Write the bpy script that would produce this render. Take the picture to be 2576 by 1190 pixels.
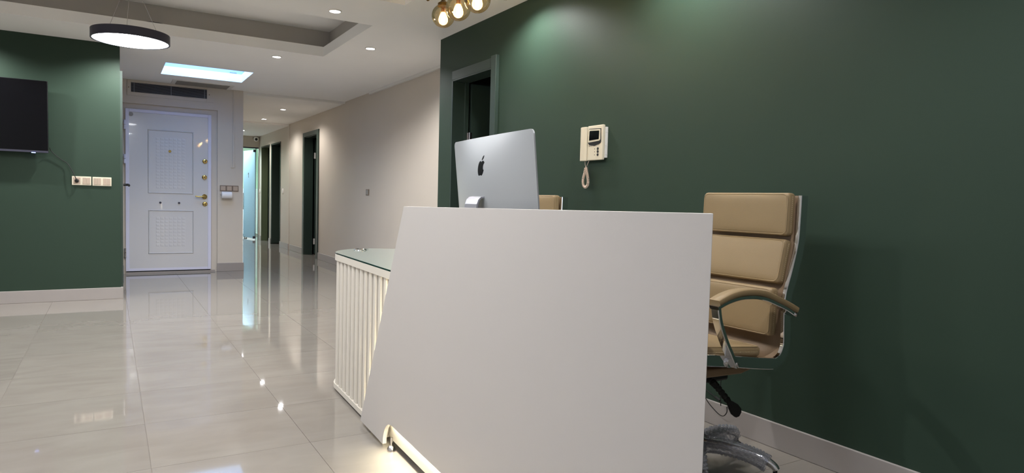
import bpy, bmesh, math, random
from mathutils import Vector, Matrix

random.seed(7)
for o in list(bpy.data.objects):
    bpy.data.objects.remove(o, do_unlink=True)
scene = bpy.context.scene
COL = scene.collection

# ------------------------------------------------------------------ camera
F_PX, W_PX = 1663.0, 2576.0
cam_d = bpy.data.cameras.new('camera')
cam_d.sensor_fit = 'HORIZONTAL'
cam_d.sensor_width = 36.0
cam_d.lens = F_PX / W_PX * 36.0
cam_d.clip_start = 0.05
cam = bpy.data.objects.new('camera', cam_d)
COL.objects.link(cam)
R_ = Vector((0.854763, -0.518347, 0.026392))
U_ = Vector((0.004853, 0.058829, 0.998256))
B_ = Vector((-0.518996, -0.853144, 0.052801))
cam.matrix_world = Matrix(((R_.x, U_.x, B_.x, 0.0), (R_.y, U_.y, B_.y, 0.0),
                           (R_.z, U_.z, B_.z, 1.10), (0, 0, 0, 1)))
scene.camera = cam

# ------------------------------------------------------------------ world, exposure, light levels
world = bpy.data.worlds.new('world')
scene.world = world
world.use_nodes = True
world.node_tree.nodes['Background'].inputs[0].default_value = (0.80, 0.86, 1.0, 1)
world.node_tree.nodes['Background'].inputs[1].default_value = 2.4
scene.view_settings.view_transform = 'Standard'
scene.view_settings.look = 'None'
scene.view_settings.exposure = 0.45
scene.view_settings.gamma = 1.0
scene.view_settings.use_curve_mapping = False

PENDANT_S = 26.0        # radiance of the round pendant diffusers
DOWN_W = 31.0          # watts of each recessed downlight
CORR_W = 15.0
SKY_S = 6.5            # recessed sky-blue panel
LED_S = 62.0           # desk led strips
BULB_W = 2.5

# ------------------------------------------------------------------ key dimensions (metres)
H = 2.572              # main ceiling
XG, YG = 2.613, 5.65   # right green wall plane, and where it ends
XC = 3.114             # corridor right wall
YL, XL = 7.838, 0.088  # left green wall plane and its free end
YD, XD = 10.148, 1.628 # entrance wall plane and its outer corner
YE = 17.06             # corridor end
CH2, CH3 = 2.545, 2.515
YSTEP1, YSTEP2 = 10.2, 13.93

# ================================================================== helpers
def srgb(r, g, b):
    def f(c):
        c /= 255.0
        return c / 12.92 if c <= 0.04045 else ((c + 0.055) / 1.055) ** 2.4
    return (f(r), f(g), f(b), 1.0)

MATS = {}
def mat(name, col, rough=0.5, metal=0.0, spec=0.5, noise=0.0, nscale=8.0, bump=0.0, bscale=200.0,
        stretch=(1, 1, 1), coat=0.0, alpha=None, trans=0.0, rvar=0.0):
    m = bpy.data.materials.new(name)
    m.use_nodes = True
    nt = m.node_tree
    b = nt.nodes['Principled BSDF']
    b.inputs['Base Color'].default_value = col
    b.inputs['Roughness'].default_value = rough
    b.inputs['Metallic'].default_value = metal
    b.inputs['Specular IOR Level'].default_value = spec
    b.inputs['Coat Weight'].default_value = coat
    b.inputs['Transmission Weight'].default_value = trans
    if noise or bump or rvar:
        geo = nt.nodes.new('ShaderNodeNewGeometry')
        mp = nt.nodes.new('ShaderNodeMapping')
        mp.inputs['Scale'].default_value = stretch
        nt.links.new(geo.outputs['Position'], mp.inputs['Vector'])
    if noise or rvar:
        n = nt.nodes.new('ShaderNodeTexNoise')
        n.inputs['Scale'].default_value = nscale
        n.inputs['Detail'].default_value = 5
        nt.links.new(mp.outputs[0], n.inputs['Vector'])
        if noise:
            mx = nt.nodes.new('ShaderNodeMix')
            mx.data_type = 'RGBA'
            mx.inputs[6].default_value = [c * (1 - noise) for c in col[:3]] + [1]
            mx.inputs[7].default_value = [min(1, c * (1 + noise)) for c in col[:3]] + [1]
            nt.links.new(n.outputs['Fac'], mx.inputs[0])
            nt.links.new(mx.outputs[2], b.inputs['Base Color'])
        if rvar:
            mr = nt.nodes.new('ShaderNodeMapRange')
            mr.inputs[3].default_value = max(0.02, rough - rvar)
            mr.inputs[4].default_value = rough + rvar
            nt.links.new(n.outputs['Fac'], mr.inputs[0])
            nt.links.new(mr.outputs[0], b.inputs['Roughness'])
    if bump:
        n2 = nt.nodes.new('ShaderNodeTexNoise')
        n2.inputs['Scale'].default_value = bscale
        n2.inputs['Detail'].default_value = 3
        nt.links.new(mp.outputs[0], n2.inputs['Vector'])
        bp = nt.nodes.new('ShaderNodeBump')
        bp.inputs['Strength'].default_value = bump
        bp.inputs['Distance'].default_value = 0.002
        nt.links.new(n2.outputs['Fac'], bp.inputs['Height'])
        nt.links.new(bp.outputs[0], b.inputs['Normal'])
    MATS[name] = m
    return m

def emit(name, col, strength):
    m = bpy.data.materials.new(name)
    m.use_nodes = True
    nt = m.node_tree
    nt.nodes.remove(nt.nodes['Principled BSDF'])
    e = nt.nodes.new('ShaderNodeEmission')
    e.inputs[0].default_value = col
    e.inputs[1].default_value = strength
    nt.links.new(e.outputs[0], nt.nodes['Material Output'].inputs[0])
    MATS[name] = m
    return m

def thin_glass(name, col, gloss=0.12, rough=0.02):
    """thin clear or tinted sheet: lets light straight through and mirrors a little"""
    m = bpy.data.materials.new(name)
    m.use_nodes = True
    nt = m.node_tree
    nt.nodes.remove(nt.nodes['Principled BSDF'])
    t = nt.nodes.new('ShaderNodeBsdfTransparent')
    t.inputs[0].default_value = col
    g = nt.nodes.new('ShaderNodeBsdfGlossy')
    g.inputs['Roughness'].default_value = rough
    lw = nt.nodes.new('ShaderNodeLayerWeight')
    lw.inputs[0].default_value = 0.25
    mr = nt.nodes.new('ShaderNodeMapRange')
    mr.inputs[3].default_value = gloss * 0.35
    mr.inputs[4].default_value = min(1, gloss * 4)
    nt.links.new(lw.outputs['Fresnel'], mr.inputs[0])
    mx = nt.nodes.new('ShaderNodeMixShader')
    nt.links.new(mr.outputs[0], mx.inputs[0])
    nt.links.new(t.outputs[0], mx.inputs[1])
    nt.links.new(g.outputs[0], mx.inputs[2])
    nt.links.new(mx.outputs[0], nt.nodes['Material Output'].inputs[0])
    MATS[name] = m
    return m

def tag(o, label=None, cat=None, group=None, kind=None):
    if label: o['label'] = label
    if cat: o['category'] = cat
    if group: o['group'] = group
    if kind: o['kind'] = kind
    return o

def link(o, parent=None):
    COL.objects.link(o)
    if parent is not None:
        o.parent = parent
    return o

def thing(name, label, cat, loc=(0, 0, 0), rz=0.0, group=None, kind=None):
    o = bpy.data.objects.new(name, None)
    o.empty_display_size = 0.1
    o.location = loc
    o.rotation_euler = (0, 0, rz)
    link(o)
    return tag(o, label, cat, group, kind)

class MB:
    """collects shapes for one mesh"""
    def __init__(s):
        s.v, s.f = [], []
    def add(s, vs, fs):
        k = len(s.v)
        s.v += [tuple(v) for v in vs]
        s.f += [tuple(i + k for i in f) for f in fs]
        return s
    def box(s, x0, x1, y0, y1, z0, z1):
        x0, x1 = min(x0, x1), max(x0, x1); y0, y1 = min(y0, y1), max(y0, y1); z0, z1 = min(z0, z1), max(z0, z1)
        return s.add([(x0, y0, z0), (x1, y0, z0), (x1, y1, z0), (x0, y1, z0),
                      (x0, y0, z1), (x1, y0, z1), (x1, y1, z1), (x0, y1, z1)],
                     [(0, 3, 2, 1), (4, 5, 6, 7), (0, 1, 5, 4), (1, 2, 6, 5), (2, 3, 7, 6), (3, 0, 4, 7)])
    def prism(s, pts, fn, d0, d1):
        """polygon pts (a,b), fn(a,b,d)->xyz, extruded from d0 to d1"""
        n = len(pts)
        vs = [fn(a, b, d0) for a, b in pts] + [fn(a, b, d1) for a, b in pts]
        fs = [tuple(range(n - 1, -1, -1)), tuple(range(n, 2 * n))]
        fs += [(i, (i + 1) % n, n + (i + 1) % n, n + i) for i in range(n)]
        return s.add(vs, fs)
    def tube(s, path, r, seg=10, cap=True, flat=None, up=None):
        """round tube, or a bar of half sizes flat=(a,b): a along side, b along up"""
        P = [Vector(p) for p in path]
        n = len(P)
        rings = []
        prev = None
        for i in range(n):
            t = (P[min(i + 1, n - 1)] - P[max(i - 1, 0)]).normalized()
            if up is not None:
                a = t.cross(Vector(up))
                if a.length < 1e-5:
                    a = Vector((1, 0, 0))
            elif prev is None:
                a = t.cross(Vector((0, 0, 1)))
                if a.length < 1e-3:
                    a = t.cross(Vector((0, 1, 0)))
            else:
                a = prev - t * prev.dot(t)
            a.normalize()
            prev = a
            b = t.cross(a)
            rr = r[i] if isinstance(r, (list, tuple)) else r
            ring = []
            if flat:
                fa, fb = flat
                c = min(fa, fb) * 0.3
                for (p, q) in ((-fa, -fb + c), (-fa + c, -fb), (fa - c, -fb), (fa, -fb + c),
                               (fa, fb - c), (fa - c, fb), (-fa + c, fb), (-fa, fb - c)):
                    ring.append(P[i] + a * p + b * q)
            else:
                for k in range(seg):
                    an = 2 * math.pi * k / seg
                    ring.append(P[i] + a * (rr * math.cos(an)) + b * (rr * math.sin(an)))
            rings.append(ring)
        m = len(rings[0])
        vs = [v for ring in rings for v in ring]
        fs = []
        for i in range(n - 1):
            for k in range(m):
                fs.append((i * m + k, i * m + (k + 1) % m, (i + 1) * m + (k + 1) % m, (i + 1) * m + k))
        if cap:
            fs.append(tuple(range(m - 1, -1, -1)))
            fs.append(tuple((n - 1) * m + k for k in range(m)))
        return s.add(vs, fs)
    def lathe(s, prof, origin=(0, 0, 0), axis=(0, 0, 1), seg=32, cap=True):
        """profile of (radius, height) turned about axis"""
        ax = Vector(axis).normalized()
        a = ax.cross(Vector((0, 1, 0)) if abs(ax.y) < 0.9 else Vector((1, 0, 0))).normalized()
        b = ax.cross(a)
        O = Vector(origin)
        vs, fs = [], []
        n = len(prof)
        for r, z in prof:
            for k in range(seg):
                an = 2 * math.pi * k / seg
                vs.append(O + ax * z + a * (r * math.cos(an)) + b * (r * math.sin(an)))
        for i in range(n - 1):
            for k in range(seg):
                fs.append((i * seg + k, i * seg + (k + 1) % seg, (i + 1) * seg + (k + 1) % seg, (i + 1) * seg + k))
        if cap:
            fs.append(tuple(range(seg - 1, -1, -1)))
            fs.append(tuple((n - 1) * seg + k for k in range(seg)))
        return s.add(vs, fs)
    def mesh(s, name):
        me = bpy.data.meshes.new(name)
        me.from_pydata(s.v, [], s.f)
        me.validate()
        bm = bmesh.new(); bm.from_mesh(me)
        bmesh.ops.recalc_face_normals(bm, faces=bm.faces)
        bm.to_mesh(me); bm.free()
        return me
    def build(s, name, m, parent=None, smooth=False, bevel=0.0, segs=2, loc=None):
        me = s.mesh(name)
        me.materials.append(MATS[m] if isinstance(m, str) else m)
        o = bpy.data.objects.new(name, me)
        link(o, parent)
        if loc: o.location = loc
        if bevel:
            md = o.modifiers.new('bevel', 'BEVEL')
            md.width = bevel; md.segments = segs; md.limit_method = 'ANGLE'
        if smooth:
            for p in me.polygons: p.use_smooth = True
            if bevel == 0:
                md = o.modifiers.new('edges', 'EDGE_SPLIT')
                md.split_angle = math.radians(smooth if smooth is not True else 40)
        return o

def box(name, m, x0, x1, y0, y1, z0, z1, parent=None, bevel=0.0):
    return MB().box(x0, x1, y0, y1, z0, z1).build(name, m, parent, bevel=bevel)

def copy_tree(o, parent=None):
    c = o.copy()
    COL.objects.link(c)
    c.parent = parent
    for ch in list(o.children):
        copy_tree(ch, c)
    return c

def bez(p0, p1, p2, p3, n=12):
    out = []
    for i in range(n + 1):
        t = i / n
        out.append(tuple((1 - t) ** 3 * a + 3 * (1 - t) ** 2 * t * b + 3 * (1 - t) * t * t * c + t ** 3 * d
                         for a, b, c, d in zip(p0, p1, p2, p3)))
    return out

def smooth_path(pts, n=6):
    """Catmull-Rom through points"""
    P = [Vector(p) for p in pts]
    out = []
    for i in range(len(P) - 1):
        p0, p1, p2, p3 = P[max(i - 1, 0)], P[i], P[i + 1], P[min(i + 2, len(P) - 1)]
        for k in range(n):
            t = k / n
            out.append(0.5 * ((2 * p1) + (p2 - p0) * t + (2 * p0 - 5 * p1 + 4 * p2 - p3) * t * t +
                              (3 * p1 - p0 - 3 * p2 + p3) * t ** 3))
    out.append(P[-1])
    return out

# ================================================================== materials
mat('green_paint', srgb(46, 63, 52), 0.55, spec=0.22, noise=0.05, nscale=1.5, bump=0.12, bscale=90)
mat('green_gloss', srgb(56, 70, 64), 0.35, spec=0.4)
mat('warm_lit_green', srgb(92, 104, 78), 0.4)  # door green with the corridor's warm light mixed into its colour
mat('dark_green_trim', srgb(48, 62, 56), 0.35)
mat('beige_paint', srgb(202, 193, 181), 0.42, spec=0.4, noise=0.03, nscale=2, bump=0.10, bscale=70)
mat('cream_paint', srgb(232, 229, 223), 0.45, spec=0.4, noise=0.02, nscale=2)
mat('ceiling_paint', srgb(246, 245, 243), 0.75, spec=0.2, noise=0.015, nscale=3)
mat('tray_shade_grey', srgb(190, 186, 181), 0.75, spec=0.2)  # greyer than the ceiling paint, shade of the tray cavities put into the colour
mat('skirting', srgb(164, 158, 155), 0.35, noise=0.06, nscale=6)
mat('skirting_grey', srgb(150, 143, 140), 0.35, noise=0.05, nscale=6)
mat('grout', srgb(120, 112, 104), 0.8)
mat('white_lacquer', srgb(206, 205, 207), 0.18, coat=0.4)
mat('frame_lacquer', srgb(214, 214, 232), 0.25)
mat('brass', srgb(204, 178, 112), 0.2, metal=1)
mat('steel', srgb(190, 186, 186), 0.25, metal=1)
mat('chrome', (0.8, 0.8, 0.82, 1), 0.06, metal=1)
mat('black_plastic', srgb(18, 18, 20), 0.45)
mat('dark_metal', srgb(62, 62, 76), 0.45, spec=0.3)
mat('screen_black', srgb(8, 8, 11), 0.10, spec=0.25)
mat('emblem_black', srgb(8, 8, 10), 0.3, spec=0.15)
mat('screen_bezel', srgb(16, 16, 20), 0.3)
mat('rubber', srgb(14, 14, 15), 0.7)
mat('desk_white', srgb(182, 177, 173), 0.42, spec=0.35, bump=0.03, bscale=400)
mat('desk_cream', srgb(200, 194, 184), 0.38, spec=0.35)
mat('leather', srgb(145, 124, 92), 0.48, spec=0.4, noise=0.06, nscale=9, bump=0.25, bscale=500)
mat('leather_shell', srgb(142, 118, 92), 0.5, spec=0.35, bump=0.2, bscale=500)
mat('stitch', srgb(196, 178, 144), 0.7)
mat('aluminium', srgb(168, 171, 174), 0.4, metal=0.4)
mat('alu_bright', srgb(172, 172, 180), 0.32, metal=0.6)
mat('ivory_plastic', srgb(214, 206, 186), 0.3)
mat('plastic_white', srgb(226, 224, 220), 0.35)
mat('plastic_taupe', srgb(176, 158, 142), 0.4)
mat('plastic_brown', srgb(120, 104, 92), 0.4)
mat('cord_pink', srgb(222, 200, 184), 0.5)
mat('paper', srgb(232, 232, 236), 0.8)
mat('vent_dark', srgb(24, 24, 30), 0.7)
mat('vent_slat', srgb(120, 122, 132), 0.4)
mat('vent_grey', srgb(150, 147, 142), 0.5)
mat('bronze', srgb(112, 92, 52), 0.3, metal=0.9)
mat('copper_cap', srgb(128, 92, 66), 0.4, metal=0.5)
mat('room_pale_green', srgb(186, 208, 186), 0.6)
mat('room_white', srgb(226, 228, 228), 0.3)
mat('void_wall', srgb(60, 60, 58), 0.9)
thin_glass('amber_glass', (0.96, 0.86, 0.64, 1), 0.18)
thin_glass('bulb_glass', (0.98, 0.9, 0.75, 1), 0.1)
nt = MATS['bulb_glass'].node_tree
em = nt.nodes.new('ShaderNodeEmission'); em.inputs[0].default_value = (1.0, 0.72, 0.36, 1); em.inputs[1].default_value = 1.6
ad = nt.nodes.new('ShaderNodeAddShader')
mx0 = [n_ for n_ in nt.nodes if n_.type == 'MIX_SHADER'][0]
nt.links.new(mx0.outputs[0], ad.inputs[0]); nt.links.new(em.outputs[0], ad.inputs[1])
nt.links.new(ad.outputs[0], nt.nodes['Material Output'].inputs[0])
thin_glass('bubble_film', (0.86, 0.87, 0.92, 1), 0.22, 0.12)
nt = MATS['bubble_film'].node_tree
df = nt.nodes.new('ShaderNodeBsdfDiffuse'); df.inputs[0].default_value = (0.85, 0.86, 0.90, 1)
mx0 = [n_ for n_ in nt.nodes if n_.type == 'MIX_SHADER'][0]
mx2 = nt.nodes.new('ShaderNodeMixShader'); mx2.inputs[0].default_value = 0.13
nt.links.new(mx0.outputs[0], mx2.inputs[1]); nt.links.new(df.outputs[0], mx2.inputs[2])
nt.links.new(mx2.outputs[0], nt.nodes['Material Output'].inputs[0])
thin_glass('added_window_glass', (0.97, 0.98, 0.98, 1), 0.1)
thin_glass('sidelight_glass', (0.80, 0.88, 0.84, 1), 0.1)
mat('glass_edge', srgb(14, 44, 42), 0.08, coat=0.5)
emit('pendant_glow', (0.97, 0.985, 1.0, 1), PENDANT_S)
emit('lens_glow', (1.0, 0.98, 1.0, 1), 30.0)
emit('lens_glow_warm', (1.0, 0.95, 0.88, 1), 25.0)
emit('sky_panel', (0.36, 0.60, 1.0, 1), SKY_S)
mat('shaft_blue_shade', srgb(176, 190, 222), 0.6)  # blue-grey shading inside the skylight shaft is put into this colour
emit('led_edge', (1.0, 0.88, 0.55, 1), 65.0)
emit('led_warm', (1.0, 0.92, 0.68, 1), LED_S)
emit('filament', (1.0, 0.78, 0.46, 1), 130.0)
emit('standby_led', (0.25, 0.35, 1.0, 1), 4.0)
emit('room_lamp', (0.84, 0.95, 1.0, 1), 29.0)

# counter glass: greenish sheet lying on the white counter
m = mat('counter_glass', srgb(176, 190, 182), 0.05, spec=0.6, coat=0.5)
# frosted blue door glass
m = mat('frosted_blue', srgb(176, 200, 214), 0.45, spec=0.4)
nt = m.node_tree
tr = nt.nodes.new('ShaderNodeBsdfTranslucent'); tr.inputs[0].default_value = srgb(178, 208, 226)
mx = nt.nodes.new('ShaderNodeMixShader'); mx.inputs[0].default_value = 0.55
nt.links.new(nt.nodes['Principled BSDF'].outputs[0], mx.inputs[1]); nt.links.new(tr.outputs[0], mx.inputs[2])
nt.links.new(mx.outputs[0], nt.nodes['Material Output'].inputs[0])

# polished porcelain tile: long soft veins, a little colour change from tile to tile
m = mat('porcelain', srgb(196, 187, 177), 0.04, spec=0.5)
nt = m.node_tree; b = nt.nodes['Principled BSDF']
geo = nt.nodes.new('ShaderNodeNewGeometry'); oi = nt.nodes.new('ShaderNodeObjectInfo')
mp = nt.nodes.new('ShaderNodeMapping'); mp.inputs['Scale'].default_value = (1.4, 3.4, 1)
mp.inputs['Rotation'].default_value = (0, 0, 0.12)
off = nt.nodes.new('ShaderNodeVectorMath'); off.operation = 'ADD'
nt.links.new(geo.outputs['Position'], off.inputs[0])
sc = nt.nodes.new('ShaderNodeMath'); sc.operation = 'MULTIPLY'; sc.inputs[1].default_value = 37.0
nt.links.new(oi.outputs['Random'], sc.inputs[0])
cb = nt.nodes.new('ShaderNodeCombineXYZ'); nt.links.new(sc.outputs[0], cb.inputs[0]); nt.links.new(sc.outputs[0], cb.inputs[2])
nt.links.new(cb.outputs[0], off.inputs[1]); nt.links.new(off.outputs[0], mp.inputs[0])
n1 = nt.nodes.new('ShaderNodeTexNoise'); n1.inputs['Scale'].default_value = 2.2; n1.inputs['Detail'].default_value = 8
n1.inputs['Distortion'].default_value = 0.6
nt.links.new(mp.outputs[0], n1.inputs['Vector'])
cr = nt.nodes.new('ShaderNodeValToRGB')
cr.color_ramp.elements[0].position = 0.3; cr.color_ramp.elements[0].color = srgb(132, 126, 119)
cr.color_ramp.elements[1].position = 0.68; cr.color_ramp.elements[1].color = srgb(140, 135, 128)
nt.links.new(n1.outputs['Fac'], cr.inputs[0])
hs = nt.nodes.new('ShaderNodeHueSaturation')
mr = nt.nodes.new('ShaderNodeMapRange'); mr.inputs[3].default_value = 0.96; mr.inputs[4].default_value = 1.04
nt.links.new(oi.outputs['Random'], mr.inputs[0]); nt.links.new(mr.outputs[0], hs.inputs['Value'])
nt.links.new(cr.outputs[0], hs.inputs['Color']); nt.links.new(hs.outputs[0], b.inputs['Base Color'])

# ================================================================== the setting
def struct(o, label, cat):
    return tag(o, label, cat, kind='structure')

# ---- floor: grout bed with each tile its own piece
fl = MB().box(-3.4, 4.95, -2.75, 20.2, -0.06, -0.0025).build('floor', 'grout')
struct(fl, 'polished pale beige porcelain tile floor running through hall and corridor', 'floor')
PX, PY, X0T, Y0T = 0.6242, 0.587, 0.1345, 4.112
tw, th = (PX - 0.0022) / 2, (PY - 0.0022) / 2
tile_me = MB().box(-tw, tw, -th, th, -0.008, 0.0).mesh('tile')
tile_me.materials.append(MATS['porcelain'])
def uv_of(x, y, z):
    d = Vector((x, y, z - 1.1)); dep = -d.dot(B_)
    if dep < 0.2: return None
    return (1288 + F_PX * d.dot(R_) / dep, 595 - F_PX * d.dot(U_) / dep)
far = MB()
rt = random.Random(3)
nt_ = 0
for i in range(-5, 6):
    for j in range(-11, 27):
        cx, cy = X0T + (i + 0.5) * PX, Y0T + (j + 0.5) * PY
        if cx - tw < -3.3 or cx + tw > 3.5 or cy < -2.6: continue
        vis = False
        for sx in (-1, 0, 1):
            for sy in (-1, 0, 1):
                q = uv_of(cx + sx * tw, cy + sy * th, 0)
                if q and -60 < q[0] < 2640 and q[1] < 1260: vis = True
        if vis and cy < YE + 0.3 and not (cy > YL + 0.2 and cx < -0.3) and not (cy > YD + 0.3 and cx < XD - 0.3) and nt_ < 300:
            o = bpy.data.objects.new('tile', tile_me)
            link(o, fl)
            o.location = (cx, cy, 0)
            o.rotation_euler = (rt.uniform(-1, 1) * 0.0006, rt.uniform(-1, 1) * 0.0006, 0)
            nt_ += 1
        else:
            far.box(cx - tw, cx + tw, cy - th, cy + th, -0.008, 0)
tag(far.build('tile_field', 'porcelain', fl), kind='stuff')

# ---- ceiling with three trays and the recessed light panel
TR_X0, TR_X1 = -1.63, 1.925
TRAYS = [(5.55, 7.08), (3.29, 4.82), (1.03, 2.56)]
SKY = (0.544, 1.486, 8.55, 9.406)
holes = [(TR_X0, TR_X1, a, b_) for a, b_ in TRAYS] + [SKY]
def slab_with_holes(mb, x0, x1, y0, y1, z, hs):
    xs = sorted({x0, x1} | {h[0] for h in hs} | {h[1] for h in hs})
    ys = sorted({y0, y1} | {h[2] for h in hs} | {h[3] for h in hs})
    for a, b_ in zip(xs, xs[1:]):
        for c, d in zip(ys, ys[1:]):
            mx_, my_ = (a + b_) / 2, (c + d) / 2
            if any(h[0] < mx_ < h[1] and h[2] < my_ < h[3] for h in hs): continue
            mb.add([(a, c, z), (b_, c, z), (b_, d, z), (a, d, z)], [(0, 3, 2, 1)])
cm = MB()
slab_with_holes(cm, -3.3, XC + 0.15, -2.6, YSTEP1, H, holes)
LIP, CAV = 0.10, 2.875
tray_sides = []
for y0, y1 in TRAYS:
    # upright lip, ledge behind it, recessed cavity walls and top
    a, b_, c, d = TR_X0, TR_X1, y0, y1
    e = 0.11
    for (p, q) in (((a, c), (b_, c)), ((b_, c), (b_, d)), ((b_, d), (a, d)), ((a, d), (a, c))):
        cm.add([(p[0], p[1], H), (q[0], q[1], H), (q[0], q[1], H + LIP), (p[0], p[1], H + LIP)], [(0, 1, 2, 3)])
    A, B2, C, D = a - e, b_ + e, c - e, d + e + 0.06
    cm.add([(a, c, H + LIP), (b_, c, H + LIP), (b_, d, H + LIP), (a, d, H + LIP),
            (A, C, H + LIP), (B2, C, H + LIP), (B2, D, H + LIP), (A, D, H + LIP)],
           [(0, 1, 5, 4), (1, 2, 6, 5), (2, 3, 7, 6), (3, 0, 4, 7)])
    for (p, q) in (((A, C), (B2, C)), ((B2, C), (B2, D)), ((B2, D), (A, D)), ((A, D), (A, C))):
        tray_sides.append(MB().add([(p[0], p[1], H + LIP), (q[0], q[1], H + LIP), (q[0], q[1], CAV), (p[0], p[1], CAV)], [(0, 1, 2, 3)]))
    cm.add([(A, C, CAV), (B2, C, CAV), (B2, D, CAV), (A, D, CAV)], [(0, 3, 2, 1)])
# recess of the sky-blue panel
a, b_, c, d = SKY
for (p, q) in (((a, c), (b_, c)), ((b_, c), (b_, d)), ((b_, d), (a, d)), ((a, d), (a, c))):
    cm.add([(p[0], p[1], H), (q[0], q[1], H), (q[0], q[1], H + 0.105), (p[0], p[1], H + 0.105)], [(0, 1, 2, 3)])
ceil_me = cm.mesh('ceiling')
ceil_me.materials.append(MATS['ceiling_paint'])
ceil = bpy.data.objects.new('ceiling', ceil_me); link(ceil)
struct(ceil, 'off-white plaster ceiling with rectangular recessed trays', 'ceiling')
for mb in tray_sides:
    mb.build('tray_side', 'tray_shade_grey', ceil)
# lower corridor ceilings with their steps (children of the ceiling)
MB().box(XD - 0.05, XC + 0.15, YSTEP1, YSTEP2, CH2, CH2 + 0.06).build('corridor_ceiling_panel', 'ceiling_paint', ceil)
MB().box(XD - 0.05, XC + 0.15, YSTEP2, YE + 0.1, CH3, CH3 + 0.09).build('corridor_ceiling_panel', 'ceiling_paint', ceil)
MB().box(XD - 0.02, XC, YSTEP1 - 0.012, YSTEP1 + 0.05, CH2 - 0.004, H).build('ceiling_step_edge', 'plastic_white', ceil)

# ---- walls
wr = MB()
DY0, DY1, DZ = 4.638, 5.380, 2.165
wr.box(XG, XG + 0.15, -2.6, DY0, 0, H).box(XG, XG + 0.15, DY1, YG, 0, H).box(XG, XG + 0.15, DY0, DY1, DZ, H)
wr.box(XG + 0.15, XC + 0.15, YG - 0.1, YG, 0, H)
struct(wr.build('wall_right', 'green_paint'), 'long dark green painted wall behind the reception desk', 'wall')
wl = MB().box(-3.3, XL, YL, YL + 0.16, 0, H)
struct(wl.build('wall_left', 'green_paint'), 'dark green wall carrying the television and sockets', 'wall')
# entrance wall with the door recess
we = MB()
RX0, RX1, RZ = 0.13, 1.292, 2.266
we.box(-1.2, RX0, YD, YD + 0.2, 0, H).box(RX1, XD, YD, YD + 0.2, 0, H).box(RX0, RX1, YD, YD + 0.2, RZ, H)
we.box(RX0, RX1, YD + 0.035, YD + 0.2, 0, RZ)
we.box(XD - 0.12, XD, YD + 0.2, YE, 0, H)
struct(we.build('wall_entrance', 'beige_paint'), 'cream wall around the white entrance door', 'wall')
struct(box('wall_vestibule', 'cream_paint', -1.3, -1.2, YL + 0.16, YD + 0.2, 0, H), 'cream side wall of the entrance lobby', 'wall')
# corridor right wall with three door openings
wc = MB()
D1 = (11.77, 12.63, 2.195); D2 = (14.69, 15.64, 2.236); D3 = (15.84, 16.76, 2.240)
XP = XC - 0.007   # the wall stands slightly prouder past the ceiling step
wc.box(XC, XC + 0.14, YG - 0.1, D1[0], 0, H).box(XC, XC + 0.14, D1[0], D1[1], D1[2], H).box(XC, XC + 0.14, D1[1], YSTEP2, 0, H)
wc.box(XP, XC + 0.14, YSTEP2 - 0.05, D2[0], 0, H).box(XP, XC + 0.14, D2[0], D2[1], D2[2], H)
wc.box(XP, XC + 0.14, D2[1], D3[0], 0, H).box(XP, XC + 0.14, D3[0], D3[1], D3[2], H).box(XP, XC + 0.14, D3[1], YE + 0.1, 0, H)
struct(wc.build('wall_corridor', 'beige_paint'), 'beige corridor wall with dark green doorways', 'wall')
# corridor end wall above and beside the glass door
wn = MB()
wn.box(XD - 0.1, XC + 0.1, YE, YE + 0.1, 2.25, H).box(3.092, XC + 0.1, YE, YE + 0.1, 0, 2.25).box(XD - 0.1, 2.05, YE, YE + 0.1, 0, 2.25)
struct(wn.build('wall_end', 'beige_paint'), 'beige end wall above the glass door of the corridor', 'wall')
# walls out of the picture that close the hall
struct(box('wall_back', 'cream_paint', -3.4, XG + 0.15, -2.7, -2.6, 0, H), 'cream wall closing the hall behind the viewer', 'wall')
wb = MB()
WY0, WY1, WZ0, WZ1 = -2.3, 1.3, 0.80, 2.35
wb.box(-3.45, -3.3, -2.6, WY0, 0, H).box(-3.45, -3.3, WY1, YL + 0.16, 0, H).box(-3.45, -3.3, WY0, WY1, 0, WZ0).box(-3.45, -3.3, WY0, WY1, WZ1, H)
struct(wb.build('wall_added_window', 'cream_paint'), 'cream wall with an added window on the left outside the picture', 'wall')
w1 = thing('added_window_1', 'added wide white framed window for fill daylight in the left wall outside the picture', 'window', kind='structure')  # unseen window, added to bring fill daylight onto desk panel and green wall
mb = MB().box(-3.40, -3.35, WY0, WY1, WZ0, WZ0 + 0.06).box(-3.40, -3.35, WY0, WY1, WZ1 - 0.06, WZ1)
for k in range(4):
    yk = WY0 + (WY1 - WY0 - 0.06) * k / 3
    mb.box(-3.40, -3.35, yk, yk + 0.06, WZ0 + 0.06, WZ1 - 0.06)
mb.build('added_window_frame', 'plastic_white', w1)
for k in range(3):
    yk = WY0 + 0.06 + (WY1 - WY0 - 0.06) * k / 3
    MB().box(-3.38, -3.372, yk, yk + (WY1 - WY0 - 0.06) / 3 - 0.06, WZ0 + 0.06, WZ1 - 0.06).build('pane', 'added_window_glass', w1)
MB().box(-3.32, -3.2, WY0 - 0.05, WY1 + 0.05, WZ0 - 0.03, WZ0).build('added_window_sill', 'skirting', w1)
pd = bpy.data.lights.new('added_window_portal', 'AREA')
pd.shape = 'RECTANGLE'; pd.size = WZ1 - WZ0; pd.size_y = WY1 - WY0
pd.cycles.is_portal = True
po = bpy.data.objects.new('added_window_portal', pd)
po.location = (-3.44, (WY0 + WY1) / 2, (WZ0 + WZ1) / 2); po.rotation_euler = (0, math.radians(-90), 0)
link(po, w1)
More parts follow.
